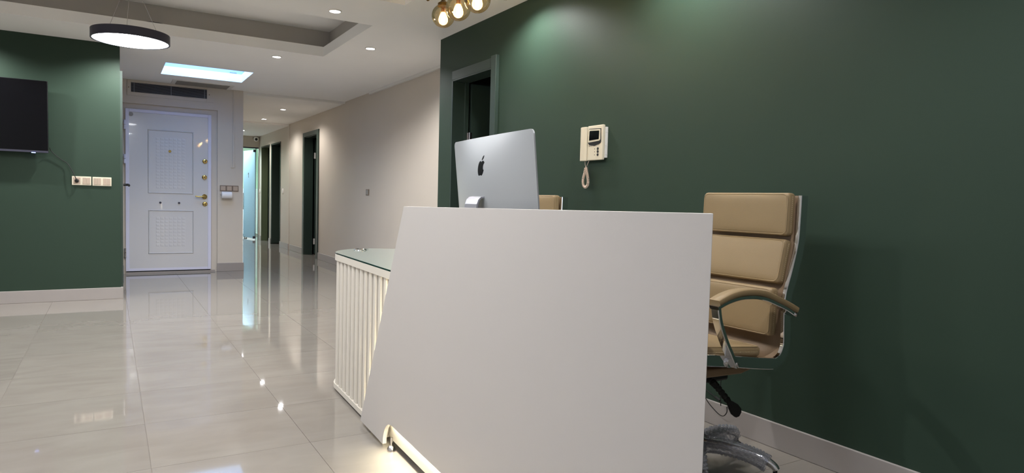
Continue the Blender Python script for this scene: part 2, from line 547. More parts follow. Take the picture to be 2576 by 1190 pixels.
# unlit rooms behind the doorways
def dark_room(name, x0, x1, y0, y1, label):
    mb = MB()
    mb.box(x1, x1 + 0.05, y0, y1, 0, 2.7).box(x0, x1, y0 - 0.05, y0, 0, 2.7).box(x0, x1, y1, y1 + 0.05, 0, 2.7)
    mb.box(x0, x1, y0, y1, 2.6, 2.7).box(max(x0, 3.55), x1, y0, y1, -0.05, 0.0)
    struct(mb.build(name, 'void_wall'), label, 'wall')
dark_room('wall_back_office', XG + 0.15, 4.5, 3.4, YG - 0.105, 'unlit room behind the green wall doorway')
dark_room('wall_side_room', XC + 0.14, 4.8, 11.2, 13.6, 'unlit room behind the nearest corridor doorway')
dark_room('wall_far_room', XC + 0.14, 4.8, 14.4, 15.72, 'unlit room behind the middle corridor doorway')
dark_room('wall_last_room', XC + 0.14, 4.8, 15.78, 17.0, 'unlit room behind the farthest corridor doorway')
# bright room beyond the glass door
br = MB()
br.box(1.5, 4.2, 20.0, 20.1, 1.27, 2.7).box(4.2, 4.3, YE + 0.1, 20.0, 1.27, 2.7).box(1.4, 1.5, YE + 0.1, 20.0, 1.27, 2.7).box(1.5, 4.2, YE + 0.1, 20, 2.6, 2.7)
struct(br.build('wall_treatment', 'room_pale_green'), 'pale green upper walls of the room past the glass door', 'wall')
br = MB()
br.box(1.5, 4.2, 19.98, 20.08, 0, 1.27).box(4.18, 4.28, YE + 0.1, 20.0, 0, 1.27).box(1.42, 1.52, YE + 0.1, 20.0, 0, 1.27).box(3.55, 4.2, YE + 0.1, 20, -0.05, 0)
struct(br.build('wall_treatment_dado', 'room_white'), 'white lower walls of the room past the glass door', 'wall')

# ---- skirting boards
def skirt(name, m, segs, label):
    mb = MB()
    for s in segs:
        mb.box(*s)
    struct(mb.build(name, m, bevel=0.003), label, 'baseboard')
T, SH = 0.014, 0.118
skirt('baseboard_right', 'skirting', [(XG - T, XG, -2.6, DY0 - 0.085, 0, SH)], 'taupe stone skirting along the green reception wall')
skirt('baseboard_left', 'skirting', [(-3.3, XL + 0.02, YL - T, YL, 0, SH), (XL, XL + 0.02, YL, YL + 0.16, 0, SH)],
      'taupe stone skirting under the television wall')
skirt('baseboard_entrance', 'skirting_grey', [(RX1 - 0.005, XD + T, YD - T, YD, 0, SH), (XD, XD + T, YD, YE - 0.1, 0, SH)],
      'grey skirting beside the white entrance door')
skirt('baseboard_lobby', 'skirting_grey', [(0.06, RX0 + 0.02, YD - T, YD, 0, SH)], 'grey skirting on the hinge side of entrance door')
skirt('baseboard_corridor', 'skirting', [(XC - T, XC, YG, 11.65, 0, SH), (XC - T, XC, 12.745, 13.79, 0, SH), (XP - T, XP, YSTEP2 - 0.05, D2[0], 0, SH),
                                         (XP - T, XP, D2[1], D3[0], 0, SH), (XP - T, XP, D3[1], YE, 0, SH)],
      'taupe stone skirting along the corridor wall')
# cornice strip between wall and ceiling
struct(box('trim_1', 'plastic_white', XC - 0.03, XC, YG, 9.0, H - 0.035, H), 'white cornice strip at the top of corridor wall', 'trim')

# ================================================================== doors
# --- white security entrance door
FX0, FX1, FZ = 0.172, 1.212, 2.194
yb = YD + 0.035
d1 = thing('door_1', 'white steel security door with brass locks and embossed panels', 'door', (0, 0, 0), kind='structure')
fr = MB()
yf0, yf1 = yb - 0.03, yb
fw_ = 0.042
fr.box(FX0, FX0 + fw_, yf0, yf1, 0.035, FZ).box(FX1 - fw_, FX1, yf0, yf1, 0.035, FZ).box(FX0 + fw_, FX1 - fw_, yf0, yf1, FZ - fw_, FZ)
fr.build('door_frame', 'frame_lacquer', d1, bevel=0.004)
box('threshold', 'skirting_grey', FX0, FX1 + 0.05, yb - 0.05, yb, 0, 0.022, d1)
box('bottom_gap', 'rubber', FX0 + 0.01, FX1 - 0.01, yb - 0.02, yb, 0.022, 0.036, d1)
leaf = MB().box(FX0 + fw_, FX1 - fw_, yb - 0.022, yb, 0.036, FZ - fw_).build('door_leaf', 'white_lacquer', d1)
MB().box(FX0 + fw_, FX1 - fw_, yb - 0.026, yb - 0.022, 0.036, 0.07).build('kick_rail', 'frame_lacquer', leaf)
yl = yb - 0.022
def molding(x0, x1, z0, z1, w=0.018, d=0.012):
    mb = MB()
    outer = [(x0, z0), (x1, z0), (x1, z1), (x0, z1)]
    mid = [(x0 + w / 2, z0 + w / 2), (x1 - w / 2, z0 + w / 2), (x1 - w / 2, z1 - w / 2), (x0 + w / 2, z1 - w / 2)]
    inn = [(x0 + w, z0 + w), (x1 - w, z0 + w), (x1 - w, z1 - w), (x0 + w, z1 - w)]
    vs = [(x, yl, z) for x, z in outer] + [(x, yl - d, z) for x, z in mid] + [(x, yl, z) for x, z in inn]
    fs = []
    for k in range(4):
        k2 = (k + 1) % 4
        fs += [(k, k2, 4 + k2, 4 + k), (4 + k, 4 + k2, 8 + k2, 8 + k)]
    mb.add(vs, fs)
    return mb.build('panel_molding', 'white_lacquer', leaf)
molding(0.43, 0.987, 1.083, 1.942)
molding(0.434, 0.992, 0.262, 0.862)
def emboss(x0, x1, z0, z1, nx, nz):
    mb = MB()
    dx, dz = (x1 - x0) / nx, (z1 - z0) / nz
    for i in range(nx):
        for k in range(nz):
            a, b_, c, d = x0 + i * dx + 0.004, x0 + (i + 1) * dx - 0.004, z0 + k * dz + 0.004, z0 + (k + 1) * dz - 0.004
            g = 0.009
            mb.add([(a, yl, c), (b_, yl, c), (b_, yl, d), (a, yl, d),
                    (a + g, yl - 0.0019, c + g), (b_ - g, yl - 0.0019, c + g), (b_ - g, yl - 0.0019, d - g), (a + g, yl - 0.0019, d - g)],
                   [(0, 1, 5, 4), (1, 2, 6, 5), (2, 3, 7, 6), (3, 0, 4, 7), (4, 5, 6, 7)])
    return mb.build('embossed_grid', 'white_lacquer', leaf)
emboss(0.523, 0.888, 1.146, 1.842, 7, 16)
emboss(0.523, 0.888, 0.358, 0.770, 7, 9)
def disc(name, m, x, z, r, d, parent, y=None, prof=None):
    y = yl if y is None else y
    return MB().lathe(prof or [(r, 0), (r, d * 0.6), (r * 0.75, d)], (x, y, z), (0, -1, 0), 20).build(name, m, parent, smooth=True)
for (x, z) in ((1.130, 1.547), (1.125, 1.325), (1.131, 0.953)):
    lk = disc('lock_escutcheon', 'brass', x, z, 0.032, 0.016, d1)
    box('keyhole', 'black_plastic', x - 0.004, x + 0.004, yl - 0.0175, yl - 0.014, z - 0.012, z + 0.012, lk)
hd = disc('handle_rose', 'brass', 1.126, 1.055, 0.034, 0.02, d1)
MB().tube(smooth_path([(1.126, yl - 0.015, 1.056), (1.126, yl - 0.05, 1.056), (1.10, yl - 0.06, 1.056), (1.05, yl - 0.06, 1.052), (1.005, yl - 0.058, 1.06)]), 0.010, 10).build('lever', 'brass', hd, smooth=True)
MB().tube([(1.125, yl - 0.016, 1.318), (1.125, yl - 0.018, 1.285)], 0.004, 6).build('key_flap', 'steel', d1)
disc('peephole', 'brass', 0.695, 1.659, 0.018, 0.01, d1)
for x in (0.579, 0.808):
    disc('bolt_knob', 'dark_metal', x, 0.960, 0.014, 0.02, d1)
disc('seal_sticker', 'vent_grey', 0.236, 2.122, 0.028, 0.002, d1, y=yl - 0.004)
for z0 in (1.98, 1.53, 0.285):
    hg = MB().tube([(FX0 - 0.008, yf0 - 0.006, z0 - 0.06), (FX0 - 0.008, yf0 - 0.006, z0 - 0.003)], 0.013, 12)
    hg.tube([(FX0 - 0.008, yf0 - 0.006, z0 + 0.003), (FX0 - 0.008, yf0 - 0.006, z0 + 0.06)], 0.013, 12)
    hg.build('hinge', 'frame_lacquer' if z0 > 1 else 'steel', d1, smooth=True)

# --- doorway in the green wall
d2 = thing('door_2', 'open dark green door in the green wall beside corridor corner', 'door', kind='structure')
mb = MB().box(XG - 0.006, XG + 0.01, DY0 - 0.005, DY1 + 0.004, DZ, DZ + 0.076)
mb.build('header_trim', 'green_gloss', d2, bevel=0.002)
mb = MB().box(XG - 0.03, XG + 0.01, DY0 - 0.08, DY0, 0, DZ + 0.082)
mb.build('side_trim', 'green_gloss', d2, bevel=0.003)
MB().box(XG - 0.004, XG + 0.12, DY1 - 0.012, DY1 + 0.006, 0, DZ).box(XG - 0.004, XG + 0.15, DY0 - 0.006, DY0 + 0.012, 0, DZ).box(XG - 0.004, XG + 0.15, DY0, DY1, DZ - 0.012, DZ + 0.004).build('jamb', 'dark_green_trim', d2)
MB().box(XG + 0.115, XG + 0.15, DY1 - 0.03, DY1, 0, DZ - 0.01).build('door_stop', 'dark_green_trim', d2)
lf = MB().box(XG + 0.172, XG + 0.872, DY1 - 0.045, DY1 - 0.005, 0.01, DZ - 0.02).build('door_leaf', 'dark_green_trim', d2)
for z in (1.50, 1.53):
    pass
MB().box(XG + 0.175, XG + 0.87, DY1 - 0.047, DY1 - 0.044, 1.508, 1.514).build('groove', 'black_plastic', lf)
for z in (1.655, 0.45):
    hg = MB().box(XG + 0.135, XG + 0.152, DY1 - 0.034, DY1 - 0.03, z - 0.055, z + 0.055)
    hg.box(XG + 0.158, XG + 0.178, DY1 - 0.05, DY1 - 0.046, z - 0.055, z + 0.055)
    hg.tube([(XG + 0.155, DY1 - 0.048, z - 0.055), (XG + 0.155, DY1 - 0.048, z + 0.055)], 0.007, 10)
    hg.build('hinge', 'steel', d2)

# --- corridor doorways
def corridor_door(name, label, xw, y0, y1, zt, trim, leafm, jambm, swing):
    d = thing(name, label, 'door', kind='structure')
    if trim:
        MB().box(xw - 0.02, xw + 0.005, y0 - 0.12, y1 + 0.115, zt, zt + 0.078).build('header_trim', 'dark_green_trim', d, bevel=0.002)
        MB().box(xw - 0.02, xw + 0.005, y0 - 0.12, y0, 0, zt).build('side_trim', 'dark_green_trim', d, bevel=0.002)
        MB().box(xw - 0.02, xw + 0.005, y1, y1 + 0.115, 0, zt).build('side_trim', 'dark_green_trim', d, bevel=0.002)
    else:
        MB().box(xw - 0.008, xw + 0.01, y0 - 0.03, y1 + 0.01, zt - 0.02, zt + 0.012).build('header_trim', 'dark_green_trim', d)
        MB().box(xw - 0.008, xw + 0.01, y0 - 0.03, y0, 0, zt).build('side_trim', 'dark_green_trim', d)
    MB().box(xw - 0.004, xw + 0.145, y1 - 0.012, y1 + 0.004, 0, zt).box(xw - 0.004, xw + 0.145, y0 - 0.004, y0 + 0.012, 0, zt).box(xw, xw + 0.145, y0, y1, zt - 0.012, zt + 0.004).build('jamb', jambm, d)
    lf = MB().box(xw + swing, xw + swing + 0.8, y1 - 0.05, y1 - 0.014, 0.02, zt - 0.04).build('door_leaf', leafm, d)
    for z in ((1.86, 0.25) if swing > 0.1 else ()):
        MB().box(xw + swing - 0.018, xw + swing + 0.012, y1 - 0.056, y1 - 0.05, z - 0.055, z + 0.055).build('hinge', 'plastic_white', lf)
    return d
corridor_door('door_3', 'dark green door frame, nearest of the three corridor doorways', XC, D1[0], D1[1], D1[2], True, 'dark_green_trim', 'dark_green_trim', 0.17)
corridor_door('door_4', 'open green doorway in the middle of three corridor doorways', XP, D2[0], D2[1], D2[2], False, 'green_gloss', 'green_gloss', 0.0)
corridor_door('door_5', 'green doorway coloured as if warmly lit, farthest along the corridor beside glass door', XP, D3[0], D3[1], D3[2], False, 'warm_lit_green', 'warm_lit_green', 0.19)

# --- frosted glass door at the corridor end
d6 = thing('door_6', 'frosted pale blue glass door standing open at corridor end', 'door', kind='structure')
px0, py0, px1, py1 = 3.018, YE + 0.03, 2.885, YE + 0.81
dx, dy = px1 - px0, py1 - py0
L_ = math.hypot(dx, dy); nx, ny = -dy / L_ * 0.005, dx / L_ * 0.005
gl = MB().prism([(0, 0.03), (1, 0.03), (1, 2.19), (0, 2.19)], lambda a, b_, e: (px0 + dx * a + nx * e, py0 + dy * a + ny * e, b_), -1, 1)
lf = gl.build('glass_leaf', 'frosted_blue', d6)
MB().tube([(px1 + 0.05 - 0.06, py1 - 0.02, 0.72), (px1 + 0.05 - 0.06, py1 - 0.02, 1.14)], 0.014, 10).tube([(px1 + 0.03, py1 - 0.06, 0.80), (px1 - 0.01, py1 - 0.02, 0.80)], 0.008, 8).tube([(px1 + 0.03, py1 - 0.06, 1.05), (px1 - 0.01, py1 - 0.02, 1.05)], 0.008, 8).build('pull_handle', 'steel', lf, smooth=True)
for z in (2.17, 0.06):
    MB().box(px0 - 0.045, px0 + 0.02, py0 - 0.02, py0 + 0.02, z - 0.035, z + 0.025).build('patch_fitting', 'dark_metal', d6, bevel=0.004)
MB().box(3.03, 3.092, YE + 0.02, YE + 0.03, 0.0, 2.25).build('side_light', 'sidelight_glass', d6)
MB().box(2.05, 3.092, YE + 0.015, YE + 0.045, 2.222, 2.25).build('head_rail', 'dark_metal', d6)
MB().box(3.026, 3.034, YE + 0.012, YE + 0.04, 0.0, 2.22).build('glass_edge_strip', 'dark_metal', d6)
# the figure one on the glass
one = [(0, 0), (0.03, 0), (0.03, 0.2), (0.0, 0.2), (-0.045, 0.15), (-0.045, 0.12), (0, 0.15)]
ang = 0.55
fa = lambda a, b_, e: (px0 + dx * (ang - a) + nx * e * 1.0 - 0.0, py0 + dy * (ang - a) + ny * e, 1.52 + b_)
MB().prism([(a * 1.1, b_ * 0.62) for a, b_ in one], fa, 1.02, 1.25).build('door_number', 'dark_metal', lf)

# --- green door edge on the end of the television wall, with its latch
d7 = thing('door_7', 'edge of green door with black lever at end of television wall', 'door', kind='structure')
MB().box(XL, XL + 0.022, YL + 0.03, YL + 0.16, SH, 2.317).build('door_edge', 'green_gloss', d7)
MB().box(XL + 0.022, XL + 0.026, YL + 0.05, YL + 0.11, 1.09, 1.24).build('latch_plate', 'steel', d7)
MB().tube(smooth_path([(XL + 0.02, YL + 0.08, 1.165), (XL + 0.07, YL + 0.06, 1.168), (XL + 0.075, YL - 0.0, 1.16)]), 0.012, 8).build('lever', 'black_plastic', d7, smooth=True)

# ================================================================== ceiling fittings
# --- recessed sky-blue light panel
sp = thing('skylight', 'sky-blue lit rectangular skylight shaft in ceiling before the entrance door', 'skylight', (0, 0, H))
a, b_, c, d = SKY
SD = 0.42
mb = MB()
g_ = 0.03
for (p, q) in (((a - g_, c - g_), (b_ + g_, c - g_)), ((b_ + g_, c - g_), (b_ + g_, d + g_)), ((b_ + g_, d + g_), (a - g_, d + g_)), ((a - g_, d + g_), (a - g_, c - g_))):
    mb.add([(p[0], p[1], 0.105), (q[0], q[1], 0.105), (q[0], q[1], SD), (p[0], p[1], SD)], [(0, 1, 2, 3)])
mb.add([(a, c, 0.105), (b_, c, 0.105), (b_, d, 0.105), (a, d, 0.105), (a - g_, c - g_, 0.105), (b_ + g_, c - g_, 0.105), (b_ + g_, d + g_, 0.105), (a - g_, d + g_, 0.105)],
       [(0, 1, 5, 4), (1, 2, 6, 5), (2, 3, 7, 6), (3, 0, 4, 7)])
mb.build('shaft', 'shaft_blue_shade', sp)
MB().box(a - g_, b_ + g_, c - g_, d + g_, SD, SD + 0.01).build('pane', 'sky_panel', sp)
MB().box(b_ - 0.14, b_ - 0.06, d + g_ - 0.02, d + g_ - 0.004, 0.11, 0.125).build('latch', 'steel', sp)

# --- downlights
def downlight_proto():
    t = thing('ceiling_downlight', 'x', 'downlight', (0, 0, 0))
    MB().lathe([(0.052, -0.0), (0.052, -0.005), (0.043, -0.008), (0.038, -0.001)], (0, 0, 0), (0, 0, 1), 28, cap=False).build('trim_ring', 'plastic_white', t, smooth=True)
    MB().lathe([(0.040, -0.003), (0.028, -0.0065), (0.001, -0.008)], (0, 0, 0), (0, 0, 1), 28).build('lens', 'lens_glow', t, smooth=True)
    return t
dl0 = downlight_proto()
dl_used = False
def downlight(x, y, z, label, watts, col=(1, 0.985, 0.98), warm=False, size=2.65, blend=0.6, group='recessed ceiling downlights'):
    global dl_used
    t = dl0 if not dl_used else copy_tree(dl0)
    dl_used = True
    t.location = (x, y, z)
    tag(t, label, 'downlight', group)
    ld = bpy.data.lights.new('downlight_lamp', 'SPOT')
    ld.energy = watts; ld.color = col
    ld.spot_size = size; ld.spot_blend = blend
    ld.shadow_soft_size = 0.03
    lo = bpy.data.objects.new('downlight_lamp', ld)
    lo.location = (0, 0, -0.02)
    link(lo, t)
    return t
downlight(1.529, 5.300, H, 'recessed downlight at top of picture, right of the ceiling tray', DOWN_W)
downlight(2.197, 6.388, H, 'recessed downlight between the ceiling tray and the corridor wall', DOWN_W)
downlight(1.517, 7.397, H, 'recessed downlight just past the far corner of ceiling tray', DOWN_W)
downlight(0.15, 7.42, H, 'recessed downlight above the socket wall, hidden behind the round pendant', DOWN_W * 1.6)
downlight(-1.22, 7.42, H, 'recessed downlight above the television', DOWN_W * 1.6)
downlight(2.487, 11.591, CH2, 'nearest recessed downlight of the corridor', CORR_W, (1, 0.86, 0.72))
downlight(2.503, 13.298, CH2, 'second recessed downlight of the corridor', CORR_W, (1, 0.92, 0.82))
downlight(2.500, 15.660, CH3, 'farthest recessed downlight of the corridor beside entrance wall corner', CORR_W, (1, 0.93, 0.82))
for y, lab in ((3.95, 'recessed downlight washing the green wall beside the chandelier'), (2.47, 'recessed downlight washing the green wall above the intercom side')):
    downlight(2.33, y, H, lab, DOWN_W * 0.42, (0.95, 1.0, 1.0), size=2.62, blend=0.5, group='wall-washing downlights over the green wall')
for (x, y, f_, lab) in ((0.15, 2.93, 1.0, 'recessed downlight between second and third ceiling trays above the picture'), (-1.22, 5.2, 1.0, 'recessed downlight left of the first gap between ceiling trays'),
                        (-1.22, 2.93, 1.0, 'recessed downlight left of the second gap between ceiling trays'), (1.52, 0.67, 0.55, 'added recessed downlight above the near end of the reception desk, brightening the green wall')):  # last entry is an added, unseen lamp that lifts the lower green wall
    downlight(x, y, H, lab, DOWN_W * f_, group='downlights between the ceiling trays')

# --- round pendants, one in the middle of each tray
def pendant_proto():
    t = thing('pendant_lamp', 'x', 'pendant lamp', (0, 0, 0))
    R = 0.285
    prof = [(R - 0.012, 0.0), (R, 0.0), (R, 0.070), (R - 0.02, 0.072), (0.001, 0.072)]
    MB().lathe(prof, (0, 0, 0), (0, 0, 1), 72, cap=False).build('housing', 'dark_metal', t, smooth=True)
    MB().lathe([(R - 0.012, 0.004), (R - 0.02, 0.001), (0.001, 0.001)], (0, 0, 0), (0, 0, 1), 72, cap=False).build('diffuser', 'pendant_glow', t, smooth=True)
    for an in (2.55, 4.55, 0.10):
        p = (0.205 * math.cos(an), 0.205 * math.sin(an), 0.072)
        MB().tube([p, (0.01 * math.cos(an), 0.01 * math.sin(an), CAV - 0.03 - 2.322)], 0.0012, 6).build('suspension_wire', 'steel', t)
    MB().lathe([(0.06, CAV - 2.322), (0.06, CAV - 0.03 - 2.322), (0.001, CAV - 0.032 - 2.322)], (0, 0, 0), (0, 0, 1), 32).build('canopy', 'dark_metal', t, smooth=True)
    return t
pend = pendant_proto()
for k, (y, lab) in enumerate(((6.315, 'round black-rimmed pendant lamp with white glowing disc hung by wires'),
                              (4.055, 'round pendant lamp in the second ceiling tray above the picture'),
                              (1.795, 'round pendant lamp in the ceiling tray nearest the viewer'))):
    t = pend if k == 0 else copy_tree(pend)
    t.location = (0.15, y, 2.322)
    tag(t, lab, 'pendant lamp', 'round pendants hung in the ceiling trays')
# black cable coil lying on the tray ledge
mb = MB()
mb.tube([(0.07 * math.cos(k * 0.4), 0.03 * math.sin(k * 0.4), 0.007 + 0.0003 * k) for k in range(34)], 0.006, 8)
mb.build('cable_coil', 'rubber', loc=(0.36, YL - 0.66, H + LIP), smooth=True)
tag(bpy.data.objects['cable_coil'], 'black cable coil lying on the ledge of the ceiling tray', 'cable')

# --- amber globe chandelier
GL = [(1.857, 3.986, 2.294), (1.781, 3.614, 2.245), (1.772, 3.356, 2.231), (1.78, 3.06, 2.235), (1.80, 2.74, 2.26)]
ch = thing('chandelier', 'bronze bar chandelier with clear amber glass globes and filament bulbs', 'chandelier', (1.80, 3.36, CAV))
def rel(p): return (p[0] - 1.80, p[1] - 3.36, p[2] - CAV)
bar = MB().tube([rel((1.79, 2.62, 2.425)), rel((1.79, 4.02, 2.425))], 0.014, 12)
bar.build('bar', 'bronze', ch, smooth=True)
MB().tube([rel((1.79, 3.36, 2.425)), rel((1.79, 3.36, CAV - 0.02))], 0.010, 12).build('rod', 'bronze', ch, smooth=True)
MB().lathe([(0.07, 0), (0.07, -0.02), (0.02, -0.03)], rel((1.79, 3.36, CAV)), (0, 0, 1), 32).build('canopy', 'bronze', ch, smooth=True)
MB().tube([rel((1.72, 3.93, 2.36)), rel((1.79, 3.98, 2.415))], 0.010, 10).build('bar_end', 'bronze', ch, smooth=True)
RG = 0.075
for p in GL:
    g = rel(p)
    mb = MB()
    prof = [(RG * math.sin(math.pi * k / 28), -RG * math.cos(math.pi * k / 28)) for k in range(1, 25)]
    gb = mb.lathe(prof, g, (0, 0, 1), 40, cap=False).build('glass_globe', 'amber_glass', ch, smooth=80)
    cap = MB().lathe([(0.036, 0.058), (0.038, 0.064), (0.036, 0.080), (0.024, 0.088), (0.012, 0.10)], g, (0, 0, 1), 28).build('globe_cap', 'bronze', ch, smooth=True)
    MB().tube([(g[0], g[1], g[2] + 0.095), (g[0] * 0.4, g[1], g[2] + 0.13), (-0.01, g[1], 2.425 - CAV)], 0.008, 8).build('arm', 'bronze', ch, smooth=True)
    bl = MB().lathe([(0.0135, 0.055), (0.0135, 0.02)], g, (0, 0, 1), 16).build('bulb_socket', 'copper_cap', ch, smooth=True)
    bprof = [(0.012, 0.026), (0.018, 0.014), (0.026, -0.004), (0.031, -0.022), (0.030, -0.036), (0.022, -0.050), (0.010, -0.0575), (0.001, -0.058)]
    MB().lathe(bprof, g, (0, 0, 1), 24, cap=False).build('bulb_glass', 'bulb_glass', ch, smooth=80)
    fl_ = MB()
    for k in range(4):
        an = k * math.pi / 2 + 0.4
        fl_.tube([(g[0] + 0.007 * math.cos(an), g[1] + 0.007 * math.sin(an), g[2] + 0.010), (g[0] + 0.009 * math.cos(an), g[1] + 0.009 * math.sin(an), g[2] - 0.042)], 0.0048, 8)
    fl_.build('filament', 'filament', ch)

# --- linear ceiling grille and the wall grille above the door
cg = thing('ceiling_grille', 'grey slotted air grille in ceiling above the entrance door', 'air grille', (0, 0, H))
gx0, gx1, gy0, gy1 = 0.752, 1.400, 9.765, 10.140
mb = MB().box(gx0 - 0.05, gx1 + 0.05, gy0 - 0.02, gy0, -0.008, 0).box(gx0 - 0.05, gx1 + 0.05, gy1 - 0.02, gy1, -0.008, 0)
mb.box(gx0 - 0.05, gx0, gy0, gy1 - 0.02, -0.008, 0).box(gx1, gx1 + 0.05, gy0, gy1 - 0.02, -0.008, 0)
mb.build('grille_frame', 'plastic_white', cg)
box('grille_back', 'vent_dark', gx0, gx1, gy0, gy1 - 0.02, -0.001, 0.0, cg)
n = 18
sl = MB().box(gx0, gx1, 0, 0.011, -0.008, -0.001).mesh('slat'); sl.materials.append(MATS['vent_grey'])
for k in range(n):
    o = bpy.data.objects.new('slat', sl); link(o, cg); o.location = (0, gy0 + 0.005 + k * (gy1 - 0.03 - gy0) / (n - 1), 0)

wg = thing('wall_grille', 'dark slatted air conditioning grille in wall above entrance door', 'air grille', (0, YD, 0))
gx0, gx1, gz0, gz1 = 0.238, 1.152, 2.412, 2.536
mb = MB()
o_ = (0.194, 1.235, 2.366, H - 0.002)
mb.box(o_[0], gx0, -0.012, 0, o_[2], o_[3]).box(gx1, o_[1], -0.012, 0, o_[2], o_[3]).box(gx0, gx1, -0.012, 0, o_[2], gz0).box(gx0, gx1, -0.012, 0, gz1, o_[3])
mb.build('grille_frame', 'beige_paint', wg, bevel=0.002)
box('grille_back', 'vent_dark', gx0, gx1, -0.002, 0.0, gz0, gz1, wg)
n = 8
sl = MB().box(gx0, gx1, -0.010, -0.003, 0, 0.004).mesh('slat'); sl.materials.append(MATS['vent_slat'])
for k in range(n):
    o = bpy.data.objects.new('slat', sl); link(o, wg); o.location = (0, 0, gz0 + 0.008 + k * (gz1 - gz0 - 0.02) / (n - 1))
for x in (0.270, 0.706, 1.118):
    box('grille_bar', 'vent_slat', x, x + 0.009, -0.013, -0.006, gz0, gz1, wg)
for x in (0.212, 1.182):
    MB().lathe([(0.006, 0), (0.005, 0.002)], (x, -0.012, 2.47), (0, -1, 0), 12).build('screw', 'bronze', wg)

# --- little security camera at the corridor end
sc_ = thing('security_camera', 'small white security camera at the corridor end under the ceiling', 'camera', (3.02, YE, 2.47))
MB().lathe([(0.05, 0), (0.05, 0.02), (0.03, 0.03)], (0, 0, 0.0), (0, -1, 0), 20).build('mount', 'plastic_white', sc_, smooth=True)
MB().lathe([(0.045, 0.02), (0.058, 0.06), (0.055, 0.12), (0.038, 0.13)], (0, 0, -0.01), (-0.05, -1, -0.2), 24).build('housing', 'plastic_white', sc_, smooth=True)
MB().lathe([(0.032, 0.125), (0.03, 0.137), (0.012, 0.146)], (0, 0, -0.01), (-0.05, -1, -0.2), 20).build('lens', 'black_plastic', sc_, smooth=True)

# ================================================================== things on the left and entrance walls
tv = thing('television', 'black flat television hung on the green wall', 'television', (-1.115, YL - 0.075, 1.445))
tvb = MB().box(-0.61, 0.61, -0.012, 0.022, 0.0, 0.68).build('casing', 'screen_bezel', tv, bevel=0.004)
box('screen', 'screen_black', -0.604, 0.604, -0.0135, -0.012, 0.022, 0.675, tv)
box('bezel_strip', 'dark_metal', -0.61, 0.61, -0.015, -0.012, 0.002, 0.020, tv)
box('standby_light', 'standby_led', 0.478, 0.510, -0.018, -0.012, -0.004, 0.003, tv)
box('wall_bracket', 'black_plastic', -0.25, 0.25, 0.022, 0.068, 0.12, 0.46, tv)
for o in tv.children: pass
tv.rotation_euler = (math.radians(1.6), 0, 0)

def socket_plate(name, label, x0, x1, z0, z1, y, fm, im, kinds, ydir=-1):
    t = thing(name, label, 'socket' if 'socket' in name else 'switch', (0, y, 0))
    t_ = 0.010
    n = len(kinds)
    mb = MB().box(x0, x1, -t_, 0, z0, z1)
    mb.build('face_plate', fm, t, bevel=0.002)
    w = (x1 - x0) / n
    for k, kd in enumerate(kinds):
        a, b_ = x0 + k * w + w * 0.12, x0 + (k + 1) * w - w * 0.12
        c, d = z0 + (z1 - z0) * 0.13, z1 - (z1 - z0) * 0.13
        if kd == 's':
            m_ = (a + b_) / 2
            MB().box(a, m_ - 0.0015, -t_ - 0.004, -t_ + 0.001, c, d).build('rocker', im, t, bevel=0.0015)
            MB().box(m_ + 0.0015, b_, -t_ - 0.004, -t_ + 0.001, c, d).build('rocker', im, t, bevel=0.0015)
        elif kd == 'p':
            ins = MB().box(a, b_, -t_ - 0.002, -t_ + 0.001, c, d).build('socket_insert', im, t, bevel=0.001)
            MB().lathe([(0.021, 0), (0.021, 0.002), (0.018, 0.0025)], ((a + b_) / 2, -t_ - 0.002, (c + d) / 2), (0, -1, 0), 24).build('socket_well', 'plastic_brown', ins, smooth=True)
        else:
            MB().box(a, b_, -t_ - 0.003, -t_ + 0.001, c, d).build('rocker', im, t, bevel=0.0015)
    return t
socket_plate('wall_socket', 'ivory double socket plate with black plug in it on green wall', -0.323, -0.162, 1.149, 1.236, YL, 'ivory_plastic', 'plastic_taupe', 'ps')
socket_plate('wall_socket', 'ivory double switch plate right of the plugged socket on green wall', -0.152, 0.010, 1.147, 1.235, YL, 'ivory_plastic', 'plastic_taupe', 'ss')
socket_plate('triple_switch', 'taupe triple switch plate beside the entrance door', 1.323, 1.568, 1.139, 1.221, YD, 'plastic_brown', 'plastic_taupe', '111')
# television cable with its plug
pc = thing('television_cable', 'black television cable plugged into the wall socket', 'cable', (-0.283, YL - 0.012, 1.192))
MB().lathe([(0.017, 0), (0.018, 0.012), (0.010, 0.030), (0.006, 0.034)], (0, 0, 0), (0, -1, 0), 20).build('plug', 'black_plastic', pc, smooth=True)
pts = [(0, -0.03, 0.0), (-0.012, -0.04, 0.04), (-0.045, -0.03, 0.115), (-0.075, -0.012, 0.165), (-0.11, -0.01, 0.19), (-0.165, -0.012, 0.235), (-0.205, -0.02, 0.28), (-0.215, -0.04, 0.31)]
MB().tube(smooth_path(pts), 0.0035, 8).build('cord', 'rubber', pc, smooth=True)
# paper roll
pr = thing('paper_roll', 'white paper roll in holder below the triple switch', 'paper roll', (1.405, YD, 1.085))
MB().lathe([(0.014, -0.066), (0.048, -0.066), (0.048, 0.066), (0.014, 0.066)], (0, -0.052, 0), (1, 0, 0), 32).build('roll', 'paper', pr, smooth=True)
MB().tube([(-0.078, -0.0, 0.01), (-0.078, -0.052, 0.0), (0.072, -0.052, 0.0), (0.072, 0.0, 0.01)], 0.005, 8).build('holder', 'steel', pr)
# cable duct
du = thing('cable_duct', 'cream plastic cable duct running down the entrance wall', 'cable duct', (1.502, YD, 1.482))
MB().box(-0.011, 0.011, -0.013, 0, 0, H - 1.492).build('duct', 'beige_paint', du, bevel=0.002)
MB().box(-0.036, 0.011, -0.014, 0, -0.008, 0.004).build('duct_elbow', 'beige_paint', du, bevel=0.002)
